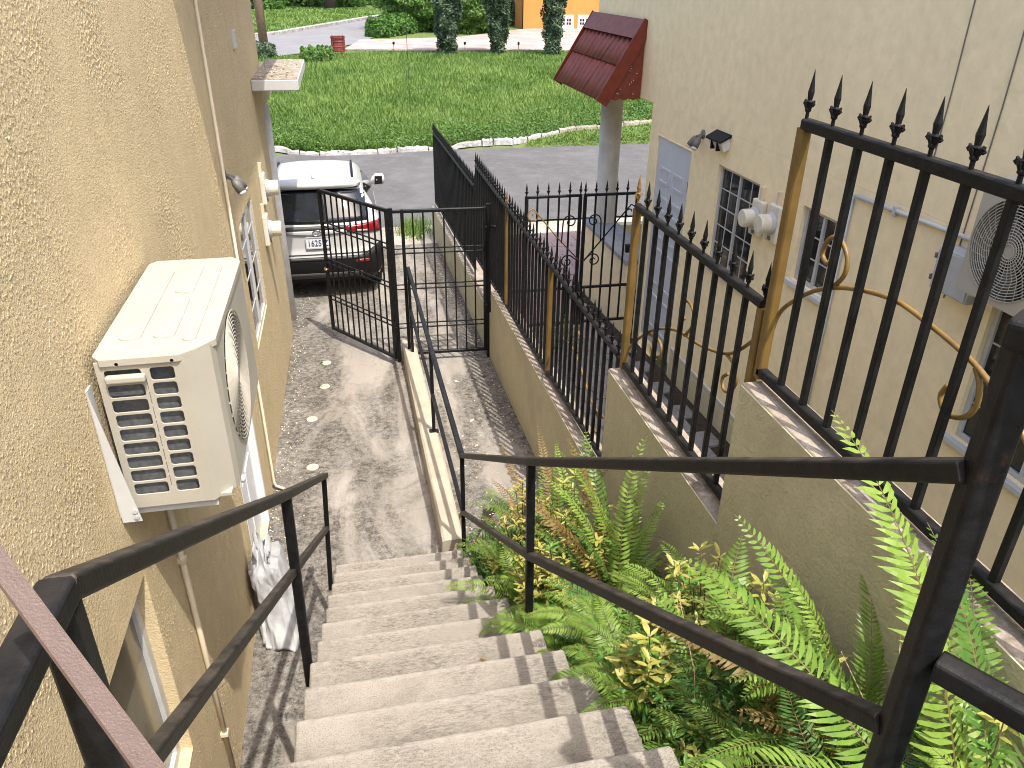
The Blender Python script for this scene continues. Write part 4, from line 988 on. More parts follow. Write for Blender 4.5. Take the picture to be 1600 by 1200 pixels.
# ------------------------------------------------------------------ far side: kerb, bank, lane, trees, house
def kerb_y(x): return float(np.interp(x, (-20, -6, -1.8, -.6, .2, 1.0, 1.9, 4.8, 7.4, 10, 15, 40), (27, 24.2, 22.95, 22.42, 22.30, 22.42, 22.72, 22.95, 23.9, 24.3, 24.9, 27)))+.05*math.sin(x*2.1)
KB = thing('road_kerb', (0, 22.7, -.54), 'white painted broken kerb along the grass bank across the road', 'kerb')
x = -9.0; i = 0
while x < 30:
    L_ = random.choice((.35, .55, .9, 1.3, 1.6)) if x < 3 else random.uniform(.3, .8)
    y0, y1 = kerb_y(x), kerb_y(x+L_-.03); h = .12+random.uniform(-.045, .03); wd = .17+random.uniform(-.03, .04); y0 += random.uniform(-.03, .03)
    m = MB(); n = 9
    for q in range(n+1):
        t = q/n; xx = x+(L_-.03)*t; yy = y0+(y1-y0)*t; j = random.uniform(-.028, .02)
        zb = max(-.54, tz(yy)-.04); m.v += [(xx, yy+j, zb-.05), (xx, yy+.02+j, zb+h*.7), (xx, yy+.05, zb+h+j), (xx, yy+wd, zb+h+j), (xx, yy+wd, zb-.05)]
    for q in range(n):
        for k in range(4): m.f.append((q*5+k, q*5+k+1, (q+1)*5+k+1, (q+1)*5+k))
    m.f += [(0, 1, 2, 3, 4), tuple(n*5+k for k in range(4, -1, -1))]
    m.build('kerb_stone', 'kerb' if x < 5.0 or random.random() < .35 else 'kerbold', KB); x += L_; i += 1

# grass on the bank (one mass), taller weeds along the kerb
def grass(name, n, xr_, yr_, hmin, hmax, mat, label, lean=.5, wdt=.012, dens=None, keep=None):
    X = rng.uniform(*xr_, n); Y = yr_[0]+(yr_[1]-yr_[0])*rng.random(n)**1.25
    if keep is not None: k = keep(X, Y); X, Y = X[k], Y[k]
    n = len(X); Zg = np.array([tz(float(y)) for y in Y])-.03
    clump = .55+.45*np.sin(X*1.3+np.sin(Y*.9)*2)*np.cos(Y*1.1+X*.5)
    H = (hmin+(hmax-hmin)*rng.random(n))*(.75+.3*clump); a = rng.uniform(0, 2*np.pi, n); l = rng.uniform(.1, lean, n)*H
    wv = wdt*(1+Y/40)*rng.uniform(.7, 1.5, n)
    bx, by = np.cos(a+1.57)*wv, np.sin(a+1.57)*wv
    V = np.stack([np.stack([X-bx, Y-by, Zg], 1), np.stack([X+bx, Y+by, Zg], 1), np.stack([X+np.cos(a)*l, Y+np.sin(a)*l, Zg+H], 1)], 1).reshape(-1, 3)
    o = link(name, quads_mesh(name, V, 3), mat); tag(o, label, 'grass', kind='stuff'); return o
onbank = lambda X, Y: (Y > np.array([kerb_y(float(x)) for x in X])+.18) 
grass('grass', 190000, (-7, 17), (22.8, 39.6), .06, .22, 'grass', 'green grass growing over the bank across the road', .9, .010, keep=lambda X, Y: onbank(X, Y) & (Y < 37.0+np.clip((X+4)*.55, 0, 2.4)))
grass('lawn_grass', 26000, (-14, 12), (47, 84), .08, .22, 'grass', 'mown grass beyond the far lane', .8, .03, keep=lambda X, Y: Y > 51+.0+np.maximum(0, (X+3.4))*2.55)
nW = 26000
X = rng.uniform(-7, 14, nW); ky = np.array([kerb_y(float(x)) for x in X]); Y = ky+.12+np.abs(rng.normal(0, 1.1, nW))
lump = .5+.5*np.sin(X*1.9+1)*np.sin(X*.7+Y*1.3)
Zw = np.array([tz(float(y)) for y in Y])+rng.random(nW)*(.07+.20*lump)*np.exp(-(Y-ky)*.35)
o = link('bank_weeds', quads_mesh('bank_weeds', leaf_cloud(np.stack([X, Y, Zw], 1), rng.uniform(.04, .09, nW), .65, .8, np.array([0, -.3, 1.0])), 4), 'weed')
tag(o, 'leafy creeping weeds at the foot of the bank by the kerb', 'weeds', kind='stuff')
grass('verge_grass', 14000, (5.2, 20), (22.75, 24.6), .03, .10, 'grass', 'short grass strip in front of the worn kerb on the right', .8, .014, keep=lambda X, Y: Y < np.array([kerb_y(float(x)) for x in X])-.05)

# far lane, paved forecourt
def poly(name, pts, zoff, mat, dens=1):
    m = MB(); m.v = [(x, y, tz(y)+zoff) for x, y in pts]; m.f = [tuple(range(len(pts)))]
    return tag(m.build(name, mat), kind='structure')
lane_far = [(-16, 38.0), (-7.0, 45.0), (-3.4, 49.8), (.2, 58.6), (3.2, 66), (6.47, 74.3), (12, 88)]
lane_near = [(-16, 33.5), (-7.0, 35.6), (-3.4, 37.5), (-.87, 40.6), (1.0, 44.5), (2.0, 48), (5.2, 56), (9.5, 66), (16, 82)]
m = MB(); k = 40
def along(pl, t):
    seg = [math.hypot(b[0]-a[0], b[1]-a[1]) for a, b in zip(pl[:-1], pl[1:])]; s = t*sum(seg)
    for q, L_ in enumerate(seg):
        if s <= L_ or q == len(seg)-1: u = s/L_; return (pl[q][0]+(pl[q+1][0]-pl[q][0])*u, pl[q][1]+(pl[q+1][1]-pl[q][1])*u)
        s -= L_
for i in range(k+1):
    a, b = along(lane_near, i/k), along(lane_far, i/k)
    for j in range(5): xx = a[0]+(b[0]-a[0])*j/4; yy = a[1]+(b[1]-a[1])*j/4; m.v.append((xx, yy, tz(yy)+.012))
for i in range(k):
    for j in range(4): m.f.append((i*5+j, i*5+j+1, (i+1)*5+j+1, (i+1)*5+j))
tag(m.build('lane', 'asphalt_far'), kind='structure')
FK = thing('lane_kerb', (0, 58, .8), 'white kerb line along the far side of the distant lane', 'kerb')
kp = [along(lane_far, .18+.78*i/26) for i in range(27)]
for i in range(26):
    a, b = kp[i], kp[i+1]
    MB().bar((a[0], a[1]+.05, tz(a[1])+.09), (a[0]+(b[0]-a[0])*.97, a[1]+.05+(b[1]-a[1])*.97, tz(b[1])+.09), .30, .22).build('kerb_stone', 'kerb', FK)
gf = NG('pink_forecourt_pavers'); pp = gf.pos()
br = gf.n('ShaderNodeTexBrick', Vector=gf.pos(rot=(0, 0, .6)), Scale=1.0, Color1=(.40, .29, .26), Color2=(.32, .205, .19), Mortar=(.17, .125, .11)); br.inputs['Brick Width'].default_value = .55; br.inputs['Row Height'].default_value = .28; br.inputs['Mortar Size'].default_value = .018
M['forecourt'] = gf.fin(gf.mix(gf.ramp(gf.noise(pp, .8, 4), .4, .7), br.outputs[0], (.40, .33, .30)), .85)
fc = [(.2, 40.9), (4.5, 40.2), (8.0, 40.0), (14, 39.3), (26, 38.5), (26, 54.4), (12.2, 54.2), (10.2, 52.0), (7.0, 48.2), (3.5, 46.9), (1.2, 46.6)]
poly('paved_forecourt', fc, .022, 'forecourt')
FKE = thing('forecourt_edging', (6, 40, .65), 'thin pale edging stones between the grass and pink pavers', 'edging')
for a, b in zip(fc[:4], fc[1:5]):
    nseg = max(2, int((b[0]-a[0])/1.0))
    for q in range(nseg):
        u0, u1 = q/nseg, (q+.96)/nseg; pa = (a[0]+(b[0]-a[0])*u0, a[1]+(b[1]-a[1])*u0); pb = (a[0]+(b[0]-a[0])*u1, a[1]+(b[1]-a[1])*u1)
        MB().bar((*pa, tz(pa[1])+.03), (*pb, tz(pb[1])+.03), .10, .09).build('edging_stone', 'kerbold', FKE)

def ground_at(x, y): return tz(y)
def crown_tree(name, label, cat, x, y, h, rfun, nleaf, lsize, mat, trunk_r, trunk_h, grp=None, seed=1, bend=.1, aspect=.45):
    rg = np.random.default_rng(seed); z0 = tz(y)-.03
    T = thing(name, (x, y, z0), label, cat, grp)
    MB().tube([(x, y, z0-.1), (x+bend*.3, y, z0+trunk_h*.5), (x+bend, y, z0+trunk_h)], [trunk_r*1.3, trunk_r, trunk_r*.6], 8).build('trunk', 'bark', T, smooth=True)
    for q in range(5):
        a = 2*math.pi*q/5; zz = z0+trunk_h*(.4+.1*q); MB().tube([(x, y, zz), (x+.3*rfun(.5)*math.cos(a), y+.3*rfun(.5)*math.sin(a), zz+.3), (x+.7*rfun(.5)*math.cos(a), y+.7*rfun(.5)*math.sin(a), zz+.7)], [trunk_r*.5, trunk_r*.35, trunk_r*.15], 5).build('limb', 'bark', T)
    t = rg.random(nleaf); a = rg.uniform(0, 2*np.pi, nleaf)
    lump = 1+.22*np.sin(a*3+t*17+seed)+.16*np.sin(a*5-t*31+seed*2)+.12*np.sin(t*55+a*2)
    rr = np.array([rfun(float(q)) for q in t])*lump*(1-.45*rg.random(nleaf)**2.2)
    out = np.stack([np.cos(a), np.sin(a), .5*np.ones(nleaf)], 1)
    Pn = np.stack([x+bend*t+rr*np.cos(a), y+rr*np.sin(a), z0+.02+t*h], 1)+rg.normal(0, .04, (nleaf, 3))
    Pn[:, 2] = np.maximum(Pn[:, 2], z0+.05)
    o = link('crown', quads_mesh('crown', leaf_cloud(Pn, rg.uniform(.6, 1.3, nleaf)*lsize, aspect, .9, out, rg), 4), mat, T, -Vector((x, y, z0)))
    return T
cyp = lambda w0: (lambda t: w0*(.40+.62*min(1, t*1.5))*(1 if t < .8 else max(.05, (1-t)*5)))
crown_tree('cypress_tree', 'dark columnar cypress in front of the bushy evergreens, leftmost of three', 'tree', 4.92, 38.5, 6.4, cyp(.78), 15000, .17, 'cypress', .10, 3.2, 'columnar cypresses', 3, .15)
crown_tree('cypress_tree', 'thin columnar cypress standing in the middle of the three', 'tree', 7.35, 38.6, 6.0, lambda t: .62*(.35+.95*min(1, t*1.5))*(1 if t < .8 else max(.05, (1-t)*5)), 13000, .17, 'cypress', .09, 3.0, 'columnar cypresses', 5, -.12)
crown_tree('cypress_tree', 'dark columnar cypress in front of the orange house', 'tree', 9.72, 37.7, 6.4, cyp(.64), 14000, .17, 'cypress', .10, 3.2, 'columnar cypresses', 8, .10)
dome = lambda w0: (lambda t: w0*(.75+.6*math.sin(min(1, t*1.15)*2.2))*(1 if t < .7 else max(.05, math.sqrt(max(0, 1-((t-.7)/.3)**2)))))
for i, (x, y, h, w0, lab) in enumerate(((5.0, 53.5, 5.2, 1.75, 'bright green bushy evergreen behind the hedge, on the left'), (8.3, 51.5, 5.6, 1.45, 'bright green bushy evergreen between the first two cypresses'))):
    crown_tree('evergreen_shrub', lab, 'shrub', x, y, h, dome(w0), 20000, .26, 'arbor', .12, 3, 'bushy evergreens', 20+i, 0, .35)
# low hedge
def hedge(name, label, x0, y0, x1, y1, h, wd, n, mat, seed, ls=.16, cat='hedge'):
    rg = np.random.default_rng(seed); t = rg.random(n); cxm, cym = (x0+x1)/2, (y0+y1)/2; zg = tz(cym)-.03
    T = thing(name, (cxm, cym, zg), label, cat)
    a = rg.uniform(0, math.pi, n); r_ = (1-.3*rg.random(n)**2)*(1+.12*np.sin(t*23)+.1*np.sin(t*51+a*3)); endf = np.minimum(1, np.minimum(t, 1-t)*9)**.5
    L_ = math.hypot(x1-x0, y1-y0); dx, dy = (x1-x0)/L_, (y1-y0)/L_
    Pn = np.stack([x0+(x1-x0)*t-dy*np.cos(a)*wd*.5*r_*endf, y0+(y1-y0)*t+dx*np.cos(a)*wd*.5*r_*endf, zg+h*np.sin(a)**.6*r_*endf], 1)
    out = np.stack([-dy*np.cos(a), dx*np.cos(a), np.sin(a)], 1)
    link('foliage', quads_mesh('foliage', leaf_cloud(Pn, rg.uniform(.7, 1.3, n)*ls, .6, .8, out, rg), 4), mat, T, -wloc(T))
    for q in range(6):
        u = (q+.5)/6; xx, yy = x0+(x1-x0)*u, y0+(y1-y0)*u; MB().tube([(xx, yy, zg-.05), (xx+.05, yy, zg+h*.7)], [.03, .015], 5).build('stem', 'bark', T)
    return T
hedge('hedge', 'low clipped hedge at the corner of the far lane', 1.9, 48.0, 5.0, 53.2, 1.0, 1.5, 9000, 'hedge', 31)
hedge('hedge', 'dark hedge row behind the middle cypress next to the orange house', 10.2, 58.5, 13.5, 57.0, 1.6, 1.3, 7000, 'cypress', 32)
hedge('bush', 'leafy green bush in the grass beside the red drum', -1.6, 36.3, -.2, 36.6, .55, 1.3, 4000, 'weed', 33, .14, 'bush')
hedge('plant', 'spiky green plant at the foot of the wooden pole', -3.7, 37.6, -2.7, 37.6, .55, .7, 900, 'cypress', 34, .28, 'plant')
for i, (x0, y0, x1, y1, h, lab) in enumerate(((-16, 84, -4.5, 80, 2.6, 'pale scrub bushes at the far left beyond the lawn'), (-6, 90, 3, 88, 2.2, 'green scrub behind the lone dark trunk'), (2, 92, 12, 99, 2.6, 'green scrub at the back beyond the lane kerb'))):
    hedge('scrub', lab, x0, y0, x1, y1, h, 4, 9000, ('hedge', 'weed', 'hedge')[i], 40+i, .42, 'scrub')
crown_tree('shade_tree', 'dark tree trunk standing on the lawn beyond the lane', 'tree', -.45, 82.5, 9, lambda t: .01 if t < .42 else 4.2*math.sin((t-.4)/.6*3.0+.05), 9000, .5, 'hedge', .42, 5, None, 51, .3)
# pole
PO = MB().tube([(-3.2, 38.4, .4), (-3.22, 38.4, 4), (-3.24, 38.4, 9.0)], [.20, .18, .15], 14).build('utility_pole', 'pole', at=(-3.2, 38.4, .55), smooth=True)
tag(PO, 'brown weathered wooden utility pole by the far lane', 'pole')
# drum on legs
zd = tz(38.9)-.02; DR_ = thing('drum', (.0, 38.9, zd), 'rusty dark red drum bin on short legs in the grass', 'bin')
MB().lathe([(.29, zd+.16), (.31, zd+.17), (.31, zd+.36), (.325, zd+.38), (.31, zd+.40), (.31, zd+.56), (.325, zd+.58), (.31, zd+.60), (.31, zd+.78), (.325, zd+.80), (.30, zd+.80), (.29, zd+.72), (0, zd+.70)], 20, (0, 38.9, 0)).build('barrel', 'rust', DR_, smooth=False)
for a in (45, 135, 225, 315):
    xx, yy = .34*math.cos(R(a)), 38.9+.34*math.sin(R(a)); MB().bar((xx, yy, zd-.05), (xx, yy, zd+.84), .03, .03, (1, 0, 0)).build('leg', 'rust', DR_)
for z in (.2, .76): MB().tube([(.345*math.cos(R(a)), 38.9+.345*math.sin(R(a)), zd+z) for a in range(0, 361, 20)], .012, 5, False).build('hoop', 'rust', DR_)
# orange house
OH = thing('house', (17, 58, .8), 'bright orange house behind the cypress, white vents along its foot', 'house')
plate(rect(12.0, 30, .5, 6.5), [rect(14.35, 15.42, .80, 1.62), rect(15.68, 16.75, .80, 1.62)], .3, lambda u, v, w_: (u, 54.3-w_+.3, v)).build('wall', 'orange', OH)
MB().box(12.0, 12.3, 54.31, 66, .5, 6.5).build('wall', 'orange', OH)
MB().box(11.6, 30.4, 53.8, 66.4, 6.5, 6.7).build('roof', 'red', OH)
for x0 in (14.35, 15.68):
    V_ = plate(rect(x0, x0+1.07, .80, 1.62), [rect(x0+.16+.42*i+.17*j, x0+.16+.42*i+.17*j+.13, 1.02+.2*k, 1.02+.2*k+.15) for i in (0, 1) for j in (0, 1) for k in (0, 1)], .12, lambda u, v, w_: (u, 54.28-w_+.1, v)).build('vent', 'housewhite', OH)
    MB().box(x0+.05, x0+1.02, 54.40, 54.42, .85, 1.58).build('dark_recess', 'pane', V_)
# far white car parked behind the orange house corner
def clone(o, parent=None, mp=None):
    c = o.copy(); COL.objects.link(c); c.parent = parent
    for ch in list(o.children): clone(ch, c)
    return c
c2 = clone(CAR); c2.location = (21.2, 74.2, 1.19); c2.rotation_euler = (0, 0, R(-75)); c2.location = (7.0, 66.0, 1.15)
tag(c2, 'distant white car seen beside the orange house', 'car')
# small garden stakes
for i, (x, y, lab) in enumerate(((8.5 if False else 6.0, 40.15, 'small dark garden lamp on the paving edge between the first two cypresses'), (8.6, 39.9, 'small dark garden lamp on the paving edge between the last two cypresses'), (2.6, 40.4, 'small dark garden lamp near the red drum'))):
    z = tz(y); G0 = thing('garden_lamp', (x, y, z), lab, 'garden lamp', 'garden lamps'); MB().tube([(x, y, z), (x, y, z+.28)], .012, 6).build('stake', 'carblack', G0); MB().lathe([(.02, z+.28), (.06, z+.30), (.05, z+.38), (.07, z+.39), (.0, z+.42)], 8, (x, y, 0)).build('lamp_head', 'carblack', G0)
# grass tuft at the end of the boundary wall
P_ = []
TU = thing('grass_tuft', (1.15, 14.9, -.5), 'tuft of grass at the foot of the far wall end', 'grass')
n = 500; X = rng.normal(1.15, .16, n); Y = rng.normal(14.85, .3, n); H = rng.uniform(.1, .36, n); a = rng.uniform(0, 6.28, n); Zb = np.array([gz(float(y)) for y in Y])
V = np.stack([np.stack([X-.008*np.sin(a), Y+.008*np.cos(a), Zb], 1), np.stack([X+.008*np.sin(a), Y-.008*np.cos(a), Zb], 1), np.stack([X+np.cos(a)*H*.5, Y+np.sin(a)*H*.5, Zb+H], 1)], 1).reshape(-1, 3)
link('blades', quads_mesh('blades', V, 3), 'grass', TU, -wloc(TU))['kind'] = 'stuff'

# ------------------------------------------------------------------ planting bed beside the stairs
def bz(y): return max(-.02, .59*(4.75-y)-.22)
bed = MB(); ys = frange(-1.0, 5.2, 24); nx_ = 8
for y in ys:
    x0 = stair_right(y)-.03
    for i in range(nx_+1):
        x = x0+(1.52-x0)*i/nx_; bed.v.append((x, y, (bz(y) if y < 4.7 else -.02-.02*(y-4.7))+random.uniform(-.02, .02)))
for j in range(len(ys)-1):
    for i in range(nx_): bed.f.append((j*(nx_+1)+i, j*(nx_+1)+i+1, (j+1)*(nx_+1)+i+1, (j+1)*(nx_+1)+i))
tag(bed.build('planting_bed', 'soil', smooth=True), kind='structure')

def frond_geo(base, az, el, L_, droop, wmax, npair, curl=.25, twist=0.0, rg=random, drift=None):
    """sword-fern frond: returns (leaflet verts/faces MB, rachis MB)"""
    lf, rc = MB(), MB(); base = Vector(base); pts = []; p = base.copy(); nst = npair+6; ds = L_/nst; e = el
    h = Vector((math.cos(az), math.sin(az), 0)); side0 = Vector((-math.sin(az), math.cos(az), 0))
    tans = []
    azd = (rg.uniform(-.9, .9) if drift is None else drift)/nst; azc = az; cj = rg.uniform(.5, 1.8)
    for i in range(nst+1):
        azc += azd*(i/nst)*2; h = Vector((math.cos(azc), math.sin(azc), 0))
        d = h*math.cos(e)+Vector((0, 0, 1))*math.sin(e); pts.append(p.copy()); tans.append(d); p = p+d*ds; e -= droop/nst*(0.4+1.2*i/nst)
    rc.tube(pts[::2]+[pts[-1]], [.0032*(1-.75*i/(len(pts[::2]))) for i in range(len(pts[::2])+1)], 4)
    for i in range(4, nst):
        s = (i-4)/(nst-4); t = tans[i]; nrm = side0.cross(t).normalized()*-1
        if nrm.z < 0: nrm = -nrm
        side = (side0*math.cos(twist)+nrm*math.sin(twist)).normalized(); nr = t.cross(side).normalized()
        if nr.z < 0: nr = -nr
        ll = wmax*min(1, .35+s*2.6)*(1-s**2.6)**.8*rg.uniform(.88, 1.1)+.005; w_ = min(ll*.16+.0015, ds*.36)*rg.uniform(.8, 1.1)
        side0 = Vector((-t.y, t.x, 0)).normalized() if (t.x*t.x+t.y*t.y) > 1e-4 else side0
        for sg in (-1, 1):
            if rg.random() < .035: continue
            d0 = (side*sg*.93+t*(.24+.3*s+rg.uniform(-.10, .10))+nr*rg.uniform(-.10, .16)).normalized(); q0 = pts[i]+side*sg*.002
            fwd = t*.16*ll; dr = -nr*curl*cj*ll*rg.uniform(.5, 1.4)
            m1 = q0+d0*ll*.38-nr*curl*ll*.10; m2 = q0+d0*ll*.72+fwd*.4+dr*.35; tip = q0+d0*ll*.97+fwd+dr
            wv = (t-d0*t.dot(d0)).normalized()
            lf.add([q0+wv*w_*.35, q0-wv*w_*.35, m1+wv*w_, m1-wv*w_, m2+wv*w_*.75, m2-wv*w_*.75, tip], [(0, 1, 3, 2), (2, 3, 5, 4), (4, 5, 6)])
    return lf, rc
def fern(label, x, y, specs, mats, grp='ferns in the bed', z=None):
    z = bz(y) if z is None else z
    F = thing('fern', (x, y, z), label, 'fern', grp)
    for sp, mt in zip(specs, mats):
        az, el, L_, dr, wm, npr = sp[:6]; fixed = len(sp) > 6; j = 0 if fixed else .04
        b = (x+random.uniform(-j, j), y+random.uniform(-j, j), z)
        lf, rc = frond_geo(b, R(az), R(el), L_, R(dr), wm, npr, twist=0.15 if fixed else random.uniform(-.5, .5), drift=0 if fixed else None, curl=.45 if fixed else .25)
        fo = lf.build('frond', mt, F, fixn=False); rc.build('rachis', 'rachis', fo)
    return F
def rfronds(n, az0, az1, L0, L1, el0=45, el1=80, dr0=50, dr1=110, wm0=.05, wm1=.075):
    return [(random.uniform(az0, az1), random.uniform(el0, el1), random.uniform(L0, L1), random.uniform(dr0, dr1), random.uniform(wm0, wm1), random.randint(36, 52)) for _ in range(n)]
FM = lambda n, ws: random.choices(['fern', 'fern_light', 'fern_dark', 'fern_brown'], ws, k=n)
# bed ferns from the stair foot upwards
fern('fern at the stair foot, tall thin fronds reaching over the handrail end', .92, 4.25, rfronds(16, 0, 360, .55, .95, 62, 88, 30, 80, .038, .048), FM(16, (5, 2, 3, 1)))
fern('fern behind the lower handrail post with arching fronds against the wall', 1.12, 3.75, rfronds(20, 0, 360, .75, 1.25, 60, 86, 40, 90, .045, .06), FM(20, (4, 2, 3, 4)))
fern('browning fern spreading across the olive wall', 1.22, 3.2, rfronds(18, -80, 140, .65, 1.1, 40, 80, 50, 100, .05, .07), FM(18, (3, 1, 3, 7)))
fern('tall fern whose fronds rise above the handrail before the wall', 1.20, 2.85, rfronds(14, 0, 180, .8, 1.15, 65, 86, 35, 80, .05, .065), FM(14, (4, 2, 2, 4)))
fern('bright fern leaning over the stair edge below the middle post', .80, 3.15, rfronds(15, 90, 290, .40, .65, 40, 80, 60, 120, .05, .06), FM(15, (4, 5, 2, 0)))
fern('dense green fern in the middle of the bed under the handrail', 1.00, 2.72, rfronds(20, 0, 360, .40, .70, 40, 80, 50, 120, .055, .075), FM(20, (5, 4, 3, 0)))
fern('light green fern with broad fronds against the wall foot', 1.22, 2.35, rfronds(16, 0, 360, .35, .6, 45, 85, 50, 110, .065, .085), FM(16, (3, 7, 1, 0)))
fern('feathery fern hanging onto the steps nearest the post', .78, 2.45, rfronds(14, 110, 280, .35, .5, 30, 70, 70, 130, .055, .07), FM(14, (5, 5, 1, 0)))
fern('large light green fern rising in front of the fence at the right', 1.25, .80, [(100, 75, 1.2, 55, .10, 50, 1), (125, 52, 1.0, 60, .095, 44), (75, 55, 1.05, 55, .085, 44), (112, 40, .85, 60, .085, 40), (150, 50, .8, 70, .08, 38), (85, 75, .9, 50, .07, 40), (60, 60, .8, 60, .08, 36), (170, 45, .7, 80, .08, 36), (20, 60, .6, 60, .08, 34)], ['fern_light', 'fern', 'fern_light', 'fern', 'fern_light', 'fern_dark', 'fern', 'fern', 'fern_light'])
fern('low fern in the near bed below the big post', 1.05, 1.45, rfronds(15, 0, 360, .30, .48, 35, 75, 60, 120, .055, .075), FM(15, (5, 3, 3, 0)))
fern('fern with broad leaflets at the lower right corner', 1.05, .95, rfronds(13, 0, 360, .35, .55, 45, 80, 50, 110, .065, .085), FM(13, (4, 4, 2, 0)))
fern('bright arching fern crowding the rail right of the middle post', .98, 3.05, rfronds(16, 0, 360, .45, .75, 45, 80, 50, 110, .05, .07), FM(16, (4, 6, 1, 0)))
fern('bright arching fern by the steps, below the long lower rail', .92, 2.05, rfronds(16, 40, 300, .35, .6, 40, 75, 60, 120, .055, .075), FM(16, (4, 6, 1, 0)))
fern('yellow-green fern against the wall between the shrubs', 1.36, 2.2, rfronds(14, 60, 300, .4, .7, 50, 82, 50, 100, .055, .075), FM(14, (4, 5, 1, 1)))
fern('arching fern in the bed under the long lower rail, nearest the steps', .95, 1.75, rfronds(20, 0, 360, .32, .55, 35, 75, 60, 130, .05, .07), FM(20, (5, 5, 1, 1)))
fern('fern in the middle of the bed below the yellow-tipped shrub', 1.12, 1.85, rfronds(20, 0, 360, .35, .6, 40, 78, 60, 120, .05, .075), FM(20, (5, 5, 1, 1)))
fern('fern between the light wall-foot fern and the stair edge', 1.02, 2.38, rfronds(20, 0, 360, .35, .58, 40, 78, 60, 120, .05, .07), FM(20, (5, 5, 1, 0)))
fern('fern in the near bed just left of the big post', 1.12, 1.28, rfronds(18, 0, 360, .35, .6, 40, 80, 55, 110, .055, .08), FM(18, (5, 5, 1, 1)))
fern('small fern by the step ends in the lower bed', .84, 3.85, rfronds(14, -40, 140, .35, .55, 40, 78, 60, 120, .045, .06), FM(14, (5, 4, 2, 0)))
fern('fern of long thin fronds against the upper wall, beside the tall light one', 1.38, 1.30, rfronds(14, 60, 200, .5, .9, 50, 80, 45, 90, .05, .07), FM(14, (5, 4, 1, 2)))
fern('fern filling the lowest corner of the bed under the landing rail', 1.22, .62, rfronds(14, 0, 360, .35, .6, 45, 80, 50, 110, .065, .085), FM(14, (4, 5, 2, 0)))
fern('fern with long curved leaflets left of the tall light frond', 1.08, 1.62, [(75, 70, .72, 45, .10, 34), (55, 58, .66, 50, .10, 34), (110, 60, .55, 60, .085, 30), (30, 62, .6, 50, .09, 32), (150, 50, .45, 70, .08, 28), (200, 55, .45, 80, .07, 28)], ['fern', 'fern_light', 'fern', 'fern_dark', 'fern', 'fern_light'])
fern('small fern rooted at the foot of the olive wall, right of the shrubs', 1.38, 1.75, rfronds(12, 60, 250, .35, .7, 45, 80, 50, 100, .05, .07), FM(12, (4, 3, 2, 2)))

def leaf_spray(tips, nl, ll, wd, rg=random, upb=.45):
    m = MB()
    for tp in tips:
        a0 = rg.uniform(0, 6.28)
        for k in range(nl):
            a = a0+k*2.4+rg.uniform(-.3, .3); e = rg.uniform(.05, .9)*upb*2; L_ = ll*rg.uniform(.6, 1.15)
            d = Vector((math.cos(a)*math.cos(e), math.sin(a)*math.cos(e), math.sin(e))); s = Vector((-math.sin(a), math.cos(a), 0)); up = s.cross(d)*-1
            q = Vector(tp)+Vector((0, 0, -.012*k*rg.random())); w_ = L_*wd
            m.add([q, q+d*L_*.35+s*w_*.8+up*.1*w_, q+d*L_*.35-s*w_*.8+up*.1*w_, q+d*L_*.38-up*.12*w_, q+d*L_*.72+s*w_*.65-Vector((0, 0, .06*L_)), q+d*L_*.72-s*w_*.65-Vector((0, 0, .06*L_)), q+d*L_-Vector((0, 0, .14*L_)), q+d*L_*.74-up*.15*w_-Vector((0, 0, .06*L_))],
                  [(0, 1, 3), (0, 3, 2), (1, 4, 7, 3), (3, 7, 5, 2), (4, 6, 7), (7, 6, 5)])
    return m
def shrub(label, x, y, h, nst, spread, ll, yel, grp='yellow-leaved shrubs', nl=7, wd=.17):
    z = bz(y); S = thing('shrub', (x, y, z), label, 'shrub', grp); tips = []; st = MB()
    for k in range(nst):
        a = random.uniform(0, 6.28); r_ = spread*math.sqrt(random.random()); hh = h*random.uniform(.5, 1.05)*(1-.35*r_/spread)
        e = Vector((x+r_*math.cos(a), y+r_*math.sin(a), z+hh)); mid = Vector((x+r_*.5*math.cos(a), y+r_*.5*math.sin(a), z+hh*.55))
        st.tube([(x+.1*r_*math.cos(a), y+.1*r_*math.sin(a), z-.03), mid, e], [.004, .003, .0018], 4); tips.append(e); tips.append(mid.lerp(e, .55))
    st.build('stems', 'stem', S)
    ny = int(len(tips)*yel); random.shuffle(tips)
    if ny: leaf_spray(tips[:ny], nl, ll, wd).build('yellow_foliage', 'yellow', S, fixn=False)
    if ny < len(tips): leaf_spray(tips[ny:], nl, ll, wd).build('green_foliage', 'shrub', S, fixn=False)
    return S
shrub('yellow-green shrub below the lower handrail, next to the steps', .84, 3.50, .95, 80, .24, .055, .7)
shrub('yellow-green shrub between the ferns, middle of the bed', 1.02, 3.15, 1.0, 84, .30, .055, .6)
shrub('pale yellow shrub by the foot of the middle post', .80, 2.90, .74, 54, .16, .055, .8)
shrub('green leafy shrub low in the middle of the bed', .98, 2.35, .32, 24, .2, .05, .3)
shrub('yellow-tipped shrub against the olive wall foot', 1.26, 2.06, .74, 64, .24, .062, .7)
shrub('yellow and green shrub right of the bed, beside the light fern', 1.24, 1.66, .70, 60, .24, .062, .6)
shrub('small orange-yellow leaved shrub beside the upper steps', .90, 1.80, .58, 20, .12, .075, .85)
shrub('green shrub beside the upper steps, low in front', .98, 1.35, .28, 20, .18, .05, .3)
shrub('dark leafy shrub at the foot of the stairs', .74, 4.25, .55, 44, .16, .04, .05)
shrub('yellow shrub at the lower right edge below the big post', 1.30, .85, .55, 16, .18, .065, .6)
